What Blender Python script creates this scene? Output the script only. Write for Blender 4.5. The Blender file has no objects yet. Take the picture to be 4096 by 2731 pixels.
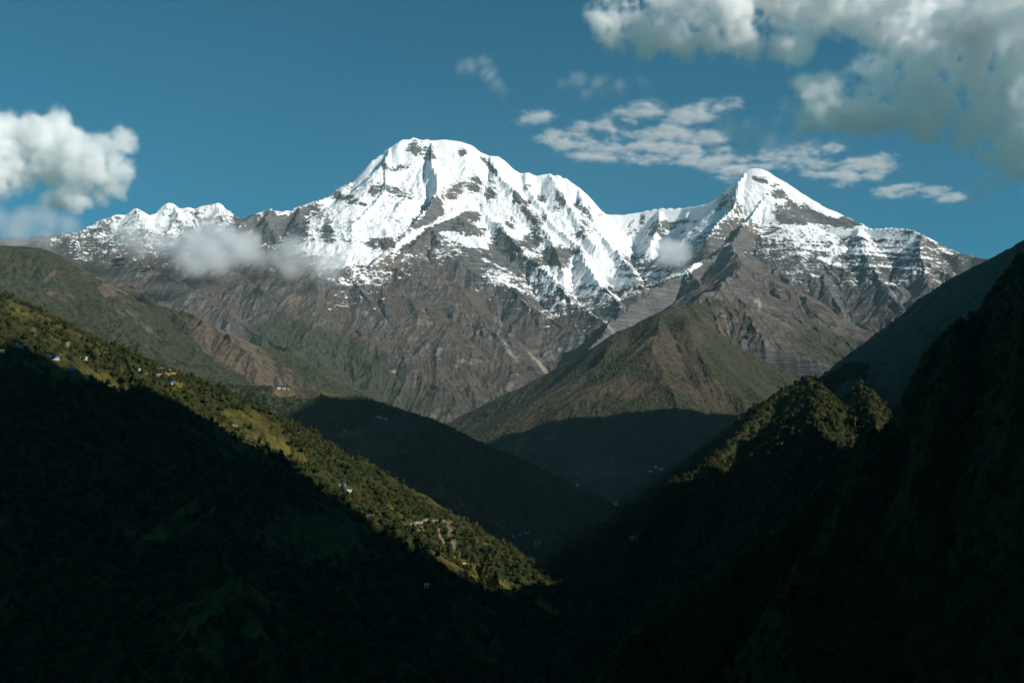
import bpy, bmesh, math, random
import numpy as np
from mathutils import Vector, Matrix

C = bpy.context.scene.collection
f32 = np.float32
rng = random.Random(7)

# ------------------------------------------------------------------ camera
FPX, CX, CY, PITCH = 4392.0, 2048.0, 1365.5, math.radians(7.0)
sP, cP = math.sin(PITCH), math.cos(PITCH)
cam = bpy.data.cameras.new('camera'); camo = bpy.data.objects.new('camera', cam); C.objects.link(camo)
cam.sensor_width = 36.0; cam.lens = 36.0 * FPX / 4096.0
cam.clip_start = 0.5; cam.clip_end = 120000.0
camo.location = (0, 0, 0); camo.rotation_euler = (math.radians(90) + PITCH, 0, 0)
sc = bpy.context.scene
sc.camera = camo

# ------------------------------------------------------------------ sun, sky, exposure
SUN_AZ, SUN_EL = math.radians(118), math.radians(31)      # azimuth clockwise from +Y (the view direction)
SUN = np.array([math.sin(SUN_AZ) * math.cos(SUN_EL), math.cos(SUN_AZ) * math.cos(SUN_EL), math.sin(SUN_EL)])
sun = bpy.data.lights.new('sun', 'SUN'); sun.energy = 5.0; sun.angle = math.radians(0.5); sun.color = (1.0, 0.945, 0.855)
suno = bpy.data.objects.new('sun', sun); C.objects.link(suno)
suno.rotation_euler = Vector(SUN).to_track_quat('Z', 'Y').to_euler()
w = bpy.data.worlds.new('World'); sc.world = w; w.use_nodes = True
wn, wl = w.node_tree.nodes, w.node_tree.links
wn.clear()
w_out = wn.new('ShaderNodeOutputWorld'); w_bg = wn.new('ShaderNodeBackground'); w_sky = wn.new('ShaderNodeTexSky')
w_sky.sky_type = 'NISHITA'; w_sky.sun_disc = False
w_sky.sun_elevation = SUN_EL; w_sky.sun_rotation = SUN_AZ
w_sky.altitude = 3000; w_sky.air_density = 1.0; w_sky.dust_density = 0.3; w_sky.ozone_density = 2.0
w_bg.inputs['Strength'].default_value = 0.034
w_mul = wn.new('ShaderNodeMix'); w_mul.data_type = 'RGBA'; w_mul.blend_type = 'MULTIPLY'; w_mul.inputs[0].default_value = 1.0
w_mul.inputs[7].default_value = (0.08, 1.72, 1.82, 1)      # the deep teal of this high mountain sky
wl.new(w_sky.outputs[0], w_mul.inputs[6]); wl.new(w_mul.outputs[2], w_bg.inputs[0]); wl.new(w_bg.outputs[0], w_out.inputs[0])
sc.view_settings.view_transform = 'Standard'; sc.view_settings.look = 'None'
sc.view_settings.exposure = 0.25; sc.view_settings.gamma = 1.0
sc.cycles.volume_bounces = 18; sc.cycles.max_bounces = 22; sc.cycles.diffuse_bounces = 3

# ------------------------------------------------------------------ numpy helpers
def ray(px, py):
    cx = (np.asarray(px, float) - CX) / FPX; cy = (CY - np.asarray(py, float)) / FPX
    yf = cP - cy * sP; zf = sP + cy * cP
    return np.arctan2(cx, yf), zf / np.hypot(cx, yf)
def P3(px, py, r):
    th, te = ray(px, py)
    return (r * math.sin(th), r * math.cos(th), r * te)
def pix(X, Y, Z):
    yc = Y * cP + Z * sP; zc = -Y * sP + Z * cP
    return CX + FPX * X / yc, CY - FPX * zc / yc

def hash2(ix, iy, seed):
    h = (ix.astype(np.int64) * 374761393 + iy.astype(np.int64) * 668265263 + seed * 1274126177) & 0xFFFFFFFF
    h = ((h ^ (h >> 13)) * 1103515245) & 0xFFFFFFFF
    h = ((h ^ (h >> 16)) * 2246822519) & 0xFFFFFFFF
    return (h ^ (h >> 15)) & 0xFFFFFFFF
def noise(x, y, seed=0):
    ix = np.floor(x); iy = np.floor(y); fx = (x - ix).astype(f32); fy = (y - iy).astype(f32)
    ux = fx * fx * fx * (fx * (fx * 6 - 15) + 10); uy = fy * fy * fy * (fy * (fy * 6 - 15) + 10)
    ix = ix.astype(np.int64); iy = iy.astype(np.int64)
    def g(ox, oy):
        a = hash2(ix + ox, iy + oy, seed).astype(f32) * f32(2 * math.pi / 4294967296.0)
        return np.cos(a) * (fx - ox) + np.sin(a) * (fy - oy)
    a = g(0, 0); b = g(1, 0); c = g(0, 1); d = g(1, 1)
    return ((a + (b - a) * ux) * (1 - uy) + (c + (d - c) * ux) * uy) * f32(1.5)
def fbm(x, y, L, octs, seed=0, gain=0.5, ridged=False):
    s = np.zeros(x.shape, f32); a = 1.0; t = 0.0
    for k in range(octs):
        n = noise(x / L, y / L, seed + 17 * k)
        if ridged: n = 1 - 2 * np.abs(n)
        s += f32(a) * n; t += a; a *= gain; L *= 0.5
    return s / f32(t)
def domes(x, y, L, seed=0):
    """tree-crown like bumps: 0..1 height of the nearest crown, and that crown's random value"""
    x = x / L; y = y / L
    ix = np.floor(x).astype(np.int64); iy = np.floor(y).astype(np.int64)
    best = np.zeros(x.shape, f32); val = np.zeros(x.shape, f32)
    for ox in (-1, 0, 1):
        for oy in (-1, 0, 1):
            h = hash2(ix + ox, iy + oy, seed)
            hx = (h & 0xFFFF).astype(f32) / 65535; hy = (h >> 16).astype(f32) / 65535
            hv = (hash2(ix + ox, iy + oy, seed + 5) & 0xFFFF).astype(f32) / 65535
            d2 = (ix + ox + 0.15 + 0.7 * hx - x) ** 2 + (iy + oy + 0.15 + 0.7 * hy - y) ** 2
            z = np.sqrt(np.maximum(0, 1 - d2 / (0.42 + 0.3 * hv))) * (0.45 + 0.55 * hv)
            z = z.astype(f32); m = z > best
            best = np.where(m, z, best); val = np.where(m, hv, val)
    return best, val
def gully(x, y, dx, dy, L, seed):
    """one octave of slope-aligned gullies; (dx,dy) is the across-slope direction. returns h, dh/dx*, dh/dy*"""
    x = x / L; y = y / L
    ix = np.floor(x).astype(np.int64); iy = np.floor(y).astype(np.int64)
    fx = (x - ix).astype(f32); fy = (y - iy).astype(f32)
    va = np.zeros(x.shape, f32); vb = np.zeros(x.shape, f32); wt = np.zeros(x.shape, f32)
    T = f32(2 * math.pi)
    for ox in (-1, 0, 1, 2):
        for oy in (-1, 0, 1, 2):
            h = hash2(ix + ox, iy + oy, seed)
            px = fx - ox + ((h & 0xFFFF).astype(f32) / 65535 - 0.5) * f32(0.5)
            py = fy - oy + ((h >> 16).astype(f32) / 65535 - 0.5) * f32(0.5)
            wgt = np.exp(-2 * (px * px + py * py))
            m = (px * dx + py * dy) * T
            va += np.cos(m) * wgt; vb -= np.sin(m) * wgt; wt += wgt
    return va / wt, vb / wt * dx, vb / wt * dy

def ridge_field(X, Y, ridges):
    H = np.full(X.shape, -1e9); D = np.full(X.shape, 1e9)
    for rd in ridges:
        p = rd['p']; s0, s1, L = rd['s']
        for a, b in zip(p[:-1], p[1:]):
            ex, ey = b[0] - a[0], b[1] - a[1]; l2 = ex * ex + ey * ey + 1e-9
            t = np.clip(((X - a[0]) * ex + (Y - a[1]) * ey) / l2, 0, 1)
            d = np.hypot(X - a[0] - t * ex, Y - a[1] - t * ey)
            z = a[2] + t * (b[2] - a[2]) - (s1 * d + (s0 - s1) * L * (1 - np.exp(-d / L)))
            H = np.maximum(H, z)
            if rd.get('crest'): D = np.minimum(D, d)
    return H, D
def up(a, k, nr, nc):
    """bilinear upsample of the coarse grid a (every k-th row and column)"""
    r = np.minimum(np.arange(nr) / k, a.shape[0] - 1.001); c = np.minimum(np.arange(nc) / k, a.shape[1] - 1.001)
    r0 = r.astype(int); c0 = c.astype(int); fr = (r - r0)[:, None]; fc = (c - c0)[None, :]
    A = a[r0]; B = a[r0 + 1]; M = A * (1 - fr) + B * fr
    return M[:, c0] * (1 - fc) + M[:, c0 + 1] * fc
def blur(a, n=1):
    for _ in range(n):
        b = np.pad(a, 1, mode='edge'); a = (b[:-2, 1:-1] + 2 * b[1:-1, 1:-1] + b[2:, 1:-1]) / 4
        b = np.pad(a, 1, mode='edge'); a = (b[1:-1, :-2] + 2 * b[1:-1, 1:-1] + b[1:-1, 2:]) / 4
    return a
def sstep(a, b, x):
    t = np.clip((x - a) / (b - a), 0, 1); return t * t * (3 - 2 * t)

class Grid:
    """a patch of terrain laid out as rows of range and columns of bearing round the viewpoint"""
    def __init__(s, px0, px1, nc, r0, r1, nr, ridges, floor, k=4, round_=0):
        s.th0, s.th1 = float(ray(px0, 1400)[0]), float(ray(px1, 1400)[0])
        th = np.linspace(s.th0, s.th1, nc); r = np.geomspace(r0, r1, nr)
        s.th, s.r, s.nr, s.nc = th, r, nr, nc
        s.X = r[:, None] * np.sin(th)[None, :]; s.Y = r[:, None] * np.cos(th)[None, :]
        rc = r[np.minimum(np.arange(0, nr + k, k), nr - 1)]; tc = th[np.minimum(np.arange(0, nc + k, k), nc - 1)]
        H, D = ridge_field(rc[:, None] * np.sin(tc)[None, :], rc[:, None] * np.cos(tc)[None, :], ridges)
        H = blur(H, round_) if round_ else H
        s.Z = up(H, k, nr, nc); s.D = up(np.minimum(D, 5000), k, nr, nc)
        s.floor = floor
        s.skirt = (1 - sstep(0, .045, np.log(r / r0)))[:, None] * 2500.0
    def grad(s, Z=None, bl=0):
        Z = s.Z if Z is None else Z
        if bl: Z = blur(Z, bl)
        dr = np.gradient(Z, axis=0) / np.gradient(s.r)[:, None]
        dt = np.gradient(Z, axis=1) / (s.th[1] - s.th[0]) / s.r[:, None]
        sn, cs = np.sin(s.th)[None, :], np.cos(s.th)[None, :]
        return dr * sn + dt * cs, dr * cs - dt * sn
    def erode(s, L, octs, amp, seed, gain=0.5, mask=1.0, bl=6, branch=0.7):
        gx, gy = s.grad(bl=bl); g = np.hypot(gx, gy) + 1e-6
        st = np.clip(g / 0.35, 0, 1)
        dx = (gy / g * st).astype(f32); dy = (-gx / g * st).astype(f32)
        ax = np.zeros(dx.shape, f32); ay = np.zeros(dx.shape, f32); h = np.zeros(dx.shape, f32); a = amp
        wx = s.X + 0.25 * L * noise(s.X / L / 1.7, s.Y / L / 1.7, seed + 3); wy = s.Y + 0.25 * L * noise(s.X / L / 1.7, s.Y / L / 1.7, seed + 4)
        for k in range(octs):
            ux, uy = dx + branch * ay, dy - branch * ax
            hh, hx, hy = gully(wx, wy, ux, uy, L, seed + 31 * k)
            h += f32(a) * hh; ax += f32(0.5 ** k) * hx; ay += f32(0.5 ** k) * hy
            a *= gain; L *= 0.5
        s.Z = s.Z + h * mask
    def pixels(s): return pix(s.X, s.Y, s.Z)
    def sample(s, th, r, A=None):
        A = s.Z if A is None else A
        c = (th - s.th0) / (s.th1 - s.th0) * (s.nc - 1); q = np.log(r / s.r[0]) / np.log(s.r[-1] / s.r[0]) * (s.nr - 1)
        c = np.clip(c, 0, s.nc - 1.001); q = np.clip(q, 0, s.nr - 1.001)
        c0 = np.floor(c).astype(int); q0 = np.floor(q).astype(int); fc = c - c0; fq = q - q0
        return (A[q0, c0] * (1 - fc) + A[q0, c0 + 1] * fc) * (1 - fq) + (A[q0 + 1, c0] * (1 - fc) + A[q0 + 1, c0 + 1] * fc) * fq
    def hit(s, px, py):
        """first point of this terrain on the sight line through a place in view"""
        th, te = ray(px, py); th = float(th)
        z = s.sample(np.full(s.nr, th), s.r)
        ok = np.nonzero(z >= te * s.r)[0]
        if len(ok) == 0: return None
        i = ok[0]; r = s.r[i]
        if i > 0:
            a = z[i - 1] - te * s.r[i - 1]; b = z[i] - te * s.r[i]; t = a / (a - b); r = s.r[i - 1] + t * (s.r[i] - s.r[i - 1])
        return np.array([r * math.sin(th), r * math.cos(th), te * r])
    def build(s, name, mat, attrs, kind='structure', label=None):
        Z = np.maximum(s.Z - s.skirt, s.floor)
        nv = s.nr * s.nc
        co = np.empty((nv, 3), f32); co[:, 0] = s.X.ravel(); co[:, 1] = s.Y.ravel(); co[:, 2] = Z.ravel()
        idx = np.arange(nv, dtype=np.int32).reshape(s.nr, s.nc)
        q = np.stack([idx[:-1, :-1], idx[:-1, 1:], idx[1:, 1:], idx[1:, :-1]], -1).reshape(-1, 4)
        keep = (Z.ravel()[q] > s.floor).any(1)
        q = q[keep]
        me = bpy.data.meshes.new(name)
        me.vertices.add(nv); me.vertices.foreach_set('co', co.ravel())
        me.loops.add(q.size); me.loops.foreach_set('vertex_index', q.ravel())
        me.polygons.add(len(q)); me.polygons.foreach_set('loop_start', np.arange(0, q.size, 4, dtype=np.int32))
        me.update(calc_edges=True)
        me.polygons.foreach_set('use_smooth', np.ones(len(q), bool))
        for k, v in attrs.items():
            at = me.attributes.new(k, 'FLOAT', 'POINT'); at.data.foreach_set('value', np.ascontiguousarray(v, dtype=f32).ravel())
        me.materials.append(mat)
        o = bpy.data.objects.new(name, me); C.objects.link(o); o['kind'] = kind
        if label: o['label'] = label
        return o
def R(pts, s0=0.9, s1=0.5, L=600, crest=False):
    return dict(p=[P3(*q) for q in pts], s=(s0, s1, L), crest=crest)
def blobs(PX, PY, lst):
    out = np.zeros(PX.shape, f32)
    for (x, y, rx, ry, ang, wgt) in lst:
        c, sn = math.cos(math.radians(ang)), math.sin(math.radians(ang))
        ext = 1.6 * max(rx, ry)
        m = (np.abs(PX - x) < ext) & (np.abs(PY - y) < ext)
        if not m.any(): continue
        u = ((PX[m] - x) * c + (PY[m] - y) * sn) / rx; v = (-(PX[m] - x) * sn + (PY[m] - y) * c) / ry
        out[m] += (wgt * np.clip(1.5 - np.sqrt(u * u + v * v), 0, 1)).astype(f32)
    return out

# ------------------------------------------------------------------ material helpers
class M:
    def __init__(s, name):
        s.m = bpy.data.materials.new(name); s.m.use_nodes = True; s.t = s.m.node_tree; s.n = s.t.nodes; s.l = s.t.links
        s.n.clear(); s.out = s.n.new('ShaderNodeOutputMaterial')
        s.b = s.n.new('ShaderNodeBsdfPrincipled'); s.l.new(s.b.outputs[0], s.out.inputs[0])
        s.b.inputs['Roughness'].default_value = 0.9; s.b.inputs['Specular IOR Level'].default_value = 0.1
        s.pos = s.n.new('ShaderNodeNewGeometry').outputs['Position']
    def put(s, i, v):
        if isinstance(v, (int, float, tuple)): i.default_value = v
        else: s.l.new(v, i)
    def noise(s, scale, det=4, vec=None, rough=0.55, dist=0.0):
        n = s.n.new('ShaderNodeTexNoise'); n.inputs['Scale'].default_value = scale; n.inputs['Detail'].default_value = det
        n.inputs['Roughness'].default_value = rough; n.inputs['Distortion'].default_value = dist
        s.l.new(vec if vec is not None else s.pos, n.inputs['Vector']); return n.outputs[0]
    def scale(s, v, sx, sy, sz):
        n = s.n.new('ShaderNodeVectorMath'); n.operation = 'MULTIPLY'; s.l.new(v, n.inputs[0]); n.inputs[1].default_value = (sx, sy, sz); return n.outputs[0]
    def math(s, op, a, b=0.0, c=0.0):
        n = s.n.new('ShaderNodeMath'); n.operation = op
        for i, v in zip(n.inputs, (a, b, c)): s.put(i, v)
        return n.outputs[0]
    def ramp(s, v, a, b, lo=0.0, hi=1.0):
        n = s.n.new('ShaderNodeMapRange'); n.interpolation_type = 'SMOOTHSTEP'
        s.put(n.inputs[0], v); s.put(n.inputs[1], a); s.put(n.inputs[2], b); s.put(n.inputs[3], lo); s.put(n.inputs[4], hi); return n.outputs[0]
    def mix(s, f, a, b):
        n = s.n.new('ShaderNodeMix'); n.data_type = 'RGBA'
        s.put(n.inputs[0], f)
        for i, v in ((n.inputs[6], a), (n.inputs[7], b)):
            if isinstance(v, tuple): i.default_value = (*v, 1)
            else: s.l.new(v, i)
        return n.outputs[2]
    def attr(s, name):
        n = s.n.new('ShaderNodeAttribute'); n.attribute_name = name; return n.outputs['Fac']
    def bump(s, h, dist, strength=1.0):
        n = s.n.new('ShaderNodeBump'); n.inputs['Distance'].default_value = dist; n.inputs['Strength'].default_value = strength
        s.l.new(h, n.inputs['Height']); s.l.new(n.outputs[0], s.b.inputs['Normal'])
    def color(s, v):
        i = s.b.inputs['Base Color']
        if isinstance(v, tuple): i.default_value = (*v, 1)
        else: s.l.new(v, i)
        return s.m

# ------------------------------------------------------------------ the snow mountains
crest_pts = [(-500,960,12200),(-200,950,12400),(100,950,12600),(304,927,12800),(339,912,12800),(387,888,12850),(417,876,12850),(470,855,12900),(506,858,12900),(530,837,12900),(542,829,12900),(571,843,12900),(595,857,12900),(634,852,12950),(649,826,13000),(673,811,13000),(696,817,13000),(720,838,13000),(756,829,13000),(780,839,13000),(804,826,13000),(833,821,13000),(869,813,13000),(887,817,13000),(896,840,13000),(923,846,13000),(941,864,12900),(976,873,12850),(1006,855,12800),(1036,846,12800),(1077,832,12800),(1101,843,12850),(1161,842,12900),(1196,820,12950),(1226,817,13000),(1262,804,13000),(1310,787,13100),(1345,772,13150),(1375,750,13200),(1400,730,13300),(1446,720,13400),(1462,704,13450),(1469,669,13500),(1491,640,13500),(1529,615,13550),(1561,586,13600),(1600,561,13600),(1651,551,13650),(1721,561,13700),(1778,557,13700),(1848,567,13700),(1893,583,13700),(1918,605,13700),(1957,622,13700),(1992,624,13700),(2020,643,13700),(2052,675,13700),(2084,694,13700),(2116,688,13700),(2142,703,13700),(2193,694,13700),(2237,701,13650),(2276,720,13600),(2314,746,13600),(2346,774,13600),(2358,806,13600),(2384,832,13600),(2403,850,13600),(2443,856,13600),(2494,856,13600),(2566,845,13600),(2645,832,13500),(2732,832,13400),(2804,820,13100),(2829,815,12900),(2869,791,12700),(2905,755,12600),(2934,730,12500),(2959,705,12500),(2984,679,12500),(3006,671,12500),(3042,672,12500),(3071,683,12500),(3103,705,12500),(3143,726,12500),(3179,751,12500),(3208,777,12500),(3229,795,12500),(3244,795,12500),(3265,813,12500),(3301,842,12500),(3327,863,12500),(3359,873,12500),(3388,865,12500),(3405,872,12500),(3415,884,12500),(3438,892,12500),(3443,925,12500),(3600,960,12500)]
low_crest = [(3120,880,12250),(3180,900,12150),(3250,902,12050),(3300,898,12000),(3360,902,11950),(3438,906,11900),(3496,914,11800),(3554,910,11700),(3619,914,11600),(3655,919,11500),(3691,937,11400),(3727,961,11300),(3756,993,11200),(3777,1013,11100),(3835,1017,11000),(3886,1022,11000),(3950,1033,10900),(4100,1080,10800),(4500,1150,10700)]
F = [
 R(crest_pts, 1.35, 0.62, 900, True),
 R(low_crest, 1.3, 0.62, 500, True),
 # ribs of the great snow face
 R([(1725,566,13650),(1728,640,13150),(1732,680,12950),(1748,720,12750),(1752,770,12500),(1720,830,12150),(1660,900,11750),(1610,945,11500)],2.2,.9,260),
 R([(1560,590,13560),(1540,660,13200),(1545,720,12900),(1540,765,12600),(1500,820,12300),(1440,890,11950),(1370,960,11600)],1.3,.7,250),
 R([(1640,790,12500),(1590,830,12250),(1560,900,11950),(1530,960,11700)],1.2,.8,150),
 R([(1960,625,13650),(1985,690,13250),(2045,760,12900),(2090,830,12550),(2140,880,12300),(2180,935,12000),(2215,990,11750),(2240,1050,11450),(2255,1110,11200)],1.4,.75,250),
 R([(2100,692,13650),(2110,760,13250),(2160,830,12850),(2205,900,12500),(2270,960,12150),(2320,1010,11900)],1.3,.8,180),
 R([(2200,695,13640),(2240,780,13150),(2290,860,12750),(2330,930,12400),(2390,1000,12000)],1.3,.8,180),
 R([(2310,745,13560),(2350,860,13000),(2400,940,12600),(2460,1010,12200)],1.2,.8,180),
 R([(1375,752,13180),(1350,820,12850),(1310,880,12500),(1290,930,12200)],1.4,.8,200),
 R([(1200,822,12940),(1190,880,12600),(1200,930,12350),(1170,980,12100)],1.6,.8,200),
 R([(1080,834,12790),(1060,880,12550),(1090,930,12300),(1120,985,12050)],1.6,.8,200),
 R([(1010,856,12790),(960,900,12500),(960,945,12250)],1.6,.8,200),
 R([(700,820,12990),(720,880,12650),(770,930,12300)],1.2,.7,200),
 R([(870,815,12990),(900,890,12600),(940,950,12200)],1.2,.7,200),
 R([(545,832,12890),(560,880,12600),(600,930,12300)],1.2,.7,200),
 # shelf and the dark buttress below it
 R([(1905,812,12250),(1830,850,11950),(1770,885,11750),(1708,915,11500),(1600,970,11150),(1560,1005,10950),(1485,1075,10600)],1.2,.7,200),
 R([(1905,812,12250),(1960,880,12000),(2020,930,11700),(2075,1000,11350),(2150,1070,11000),(2215,1130,10700)],1.5,.8,250),
 R([(1727,921,11450),(1760,990,11050),(1800,1050,10800),(1900,1100,10550),(2010,1150,10350),(2110,1190,10200)],1.1,.65,250),
 R([(1727,921,11450),(1650,1000,11000),(1560,1075,10600),(1480,1085,10450),(1400,1100,10300),(1357,1106,10250),(1250,1150,10000),(1150,1200,9750),(1050,1260,9500),(950,1330,9300)],0.9,.55,300),
 # brown spurs below
 R([(1560,1075,10600),(1680,1150,10150),(1830,1230,9750),(1950,1330,9350),(2050,1420,9050),(2180,1500,8750),(2300,1600,8300)],0.8,.55,300),
 R([(1400,1100,10300),(1450,1200,9800),(1560,1310,9350),(1700,1420,8950),(1800,1520,8600),(1900,1640,8250),(1980,1740,8000)],0.8,.55,300),
 R([(1100,1230,9650),(1150,1330,9250),(1290,1430,8850),(1420,1520,8500),(1600,1640,8100),(1750,1720,7900)],0.8,.5,300),
 R([(2010,1150,10350),(2120,1240,9900),(2230,1310,9550),(2360,1350,9300),(2440,1390,9150)],0.9,.6,250),
 R([(2215,1130,10700),(2260,1190,10350),(2330,1240,10050),(2420,1300,9700)],1.1,.65,200),
 R([(2320,1010,11900),(2350,1080,11300),(2400,1150,10800),(2450,1190,10500),(2480,1250,10200)],1.1,.7,250),
 R([(2460,1010,12200),(2520,1090,11500),(2560,1150,11000)],1.0,.65,250),
 R([(2640,840,13450),(2640,910,13000),(2600,1000,12200)],1.4,.75,200),
 R([(2735,835,13380),(2760,900,12850),(2740,980,12200),(2690,1050,11600)],1.4,.75,200),
 # the pyramid on the right
 R([(2984,682,12480),(2955,740,12250),(2950,790,12050),(2935,850,11800),(2870,910,11450),(2830,965,11200)],2.1,.9,260),
 R([(3095,703,12480),(3062,750,12300),(3055,810,12050),(3020,860,11800),(2975,915,11500),(2950,950,11250),(2920,990,11000),(2833,1047,10650),(2746,1097,10350),(2616,1170,9900),(2530,1220,9500),(2472,1285,9150),(2400,1357,8800),(2330,1440,8500)],1.8,.78,230),
 R([(3180,755,12480),(3140,830,12150),(3150,880,11950),(3110,930,11700),(3090,980,11450),(3080,1040,11100),(3110,1130,10500),(3160,1240,9900),(3220,1340,9400)],.95,.65,250),
 R([(3200,900,12100),(3230,990,11500),(3280,1070,10900),(3320,1180,10200),(3400,1300,9600),(3470,1390,9200)],.78,.6,300),
 R([(3438,906,11900),(3450,1000,11200),(3500,1100,10500),(3560,1200,9900),(3640,1290,9500)],.78,.6,300),
 R([(3691,937,11400),(3680,1040,10700),(3720,1150,10000),(3780,1230,9600)],.78,.6,300),
 R([(2920,990,11000),(2960,1080,10400),(3010,1180,9850),(3060,1290,9350),(3140,1400,8950),(3220,1480,8650)],.9,.6,300),
 R([(2920,990,11000),(2960,1070,10000),(2925,1135,9000),(2850,1192,7950)],.75,.52,300),
 R([(2746,1097,10350),(2800,1160,9950),(2860,1250,9450),(2960,1360,8950),(3060,1460,8550)],.9,.55,300),
 # grassy shoulders on the left
 R([(200,960,12000),(420,1020,11200),(640,1110,10300),(800,1200,9700),(950,1290,9200),(1120,1400,8700),(1260,1500,8300)],.7,.45,500),
 R([(700,1000,11600),(850,1060,10900),(980,1130,10400),(1100,1230,9650)],.7,.5,400),
 R([(-400,1020,10800),(0,1010,10400),(250,1090,9800),(500,1200,9200),(700,1300,8800)],.6,.45,500),
]
g = Grid(-700, 4600, 1740, 6900, 15000, 1080, F, -750)
cm = np.clip(g.D / 350, 0.06, 1)
PX, PY = g.pixels()
hi = sstep(1250, 900, PY)                       # rocky and steep above, smoother below
wx_, wy_ = g.X + 120 * noise(g.X / 400, g.Y / 400, 61), g.Y + 120 * noise(g.X / 400, g.Y / 400, 62)
g.Z += fbm(wx_, wy_, 850, 5, 11, 0.52, True) * 60 * cm
g.erode(560, 5, 30, 101, 0.60, mask=cm * (0.75 - 0.42 * hi), bl=8)
g.Z += fbm(wx_, wy_, 130, 4, 56, .6, True) * 15 * hi * np.clip(cm, .25, 1)
g.Z += fbm(wx_, wy_, 240, 6, 55, 0.62, True) * (8 + 24 * hi) * np.clip(cm, .12, 1)
# ledges of bedded rock
PX, PY = g.pixels()
lay = g.Z + 0.10 * g.X + 75 * fbm(g.X, g.Y, 600, 5, 77)
led = np.clip(0.25 + blobs(PX, PY, [(3500,1030,420,130,4,.75),(2450,1120,300,90,0,.6),(1850,960,200,80,0,.3)]), 0, .9) * hi
for hgt in (74.0, 31.0):
    g.Z += led * np.sin(2 * np.pi * lay / hgt) * hgt / (2 * np.pi) * 0.42 * np.clip(cm, .1, 1)
gx, gy = g.grad(); slope = np.hypot(gx, gy)
gx2, gy2 = g.grad(bl=4)
line = np.interp(PX, [-400,150,300,500,650,760,900,1000,1080,1200,1350,1480,1560,1640,1727,1830,1900,1970,2100,2200,2300,2450,2600,2700,2800,2850,2960,3050,3150,3250,3350,3450,3600,3700,3950,4300],
                     [780,800,915,905,950,960,965,955,1000,1010,1090,1075,1010,985,935,960,1030,1070,1130,1175,1180,1200,1160,1110,1050,1000,955,985,1040,1110,1130,1150,1170,1160,1080,1060])
up_ = (line - PY)
snow = np.clip(up_ / 200 + .12, -2.4, 1.0)
jr = 26 * fbm(wx_, wy_, 420, 6, 211, .65); jq = 22 * fbm(wx_, wy_, 420, 6, 212, .65)
rock = blobs(PX + jr, PY + jq, [
 (1675,595,60,22,0,1),(1690,616,70,16,10,.7),(1846,610,25,25,0,1),(1585,670,50,25,-10,1),(1537,655,8,25,0,1),(1962,672,58,12,46,1.6),
 (1402,748,28,20,0,.8),(1375,790,60,20,15,1.2),(1438,811,45,20,15,1),(1534,754,55,20,0,.9),(1492,772,22,20,0,.9),(1585,784,30,25,10,1),(1633,778,25,20,0,.8),
 (1840,736,25,15,0,1),(1894,739,32,28,30,1.3),(1804,775,35,26,40,1.2),(1969,739,30,35,0,1),(1960,790,40,22,35,.9),(1834,760,45,16,30,.8),
 (1732,838,26,40,0,1.1),(1918,838,25,30,0,1.2),(1870,856,45,15,25,1),(1780,910,110,26,5,1.1),(1846,895,40,50,0,.9),(1900,916,45,25,0,.9),(1702,952,80,35,-30,1.2),
 (1510,976,58,20,0,1.3),(1399,976,42,15,0,1.1),(1315,940,25,30,0,1),(1315,898,18,28,0,1),(1405,886,45,16,-20,.8),(1240,850,60,30,0,.8),(1180,900,40,50,0,.9),(1080,900,60,50,0,.9),(1000,880,40,30,0,.6),
 (2066,788,25,30,0,1),(2090,824,45,25,35,1.1),(2135,869,42,18,20,1),(2114,806,15,15,0,.8),(2114,749,12,20,0,1),(2174,794,15,32,-30,1),(2234,806,22,42,0,1.1),(2309,815,15,25,0,1),(2342,854,30,30,0,1),(2410,869,25,10,0,.8),
 (2345,914,32,30,0,.9),(2318,944,50,15,10,.9),(2036,875,14,22,0,1),(2018,899,30,20,0,1),(2051,896,12,25,0,1),(2150,914,30,25,0,.9),(2135,965,60,25,0,1),
 (2012,980,48,62,20,1.5),(2030,1040,60,50,0,1.5),(1925,1004,60,30,0,1),(2111,980,50,22,0,.8),(2165,1034,50,40,0,1),(2234,1025,45,55,30,1.3),(2300,1010,50,12,0,.8),(1880,1064,60,40,0,1),
 (2634,908,42,30,0,1),(2569,885,15,35,0,.9),(2672,908,20,25,0,.8),(2699,904,28,15,0,.8),(2753,889,42,10,0,.8),(2520,890,10,25,20,.7),
 (3036,724,36,16,5,1.4),(3013,709,12,10,0,1),(2900,800,34,55,40,.9),(3097,766,30,28,0,.9),(3128,805,45,38,0,.9),(3170,854,60,42,0,1.4),(3246,875,70,28,8,1.6),(3310,882,60,16,6,1.5),(3371,888,55,16,4,1.5),  # the large tilted patch on the pyramid's left flank paints shade in with rock
 (3131,877,20,18,0,.8),(2948,938,15,20,0,.8),(2959,958,30,40,0,1),(3420,960,60,14,0,.6),(3600,1010,180,40,0,.5),(3700,960,60,30,30,.5),(2480,930,80,20,0,.3),(2480,1060,150,40,0,.4)])
rock = np.minimum(rock, 1.6) * np.clip(.95 + 1.3 * fbm(wx_, wy_, 190, 6, 213, .75), .1, 1.7)
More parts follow.
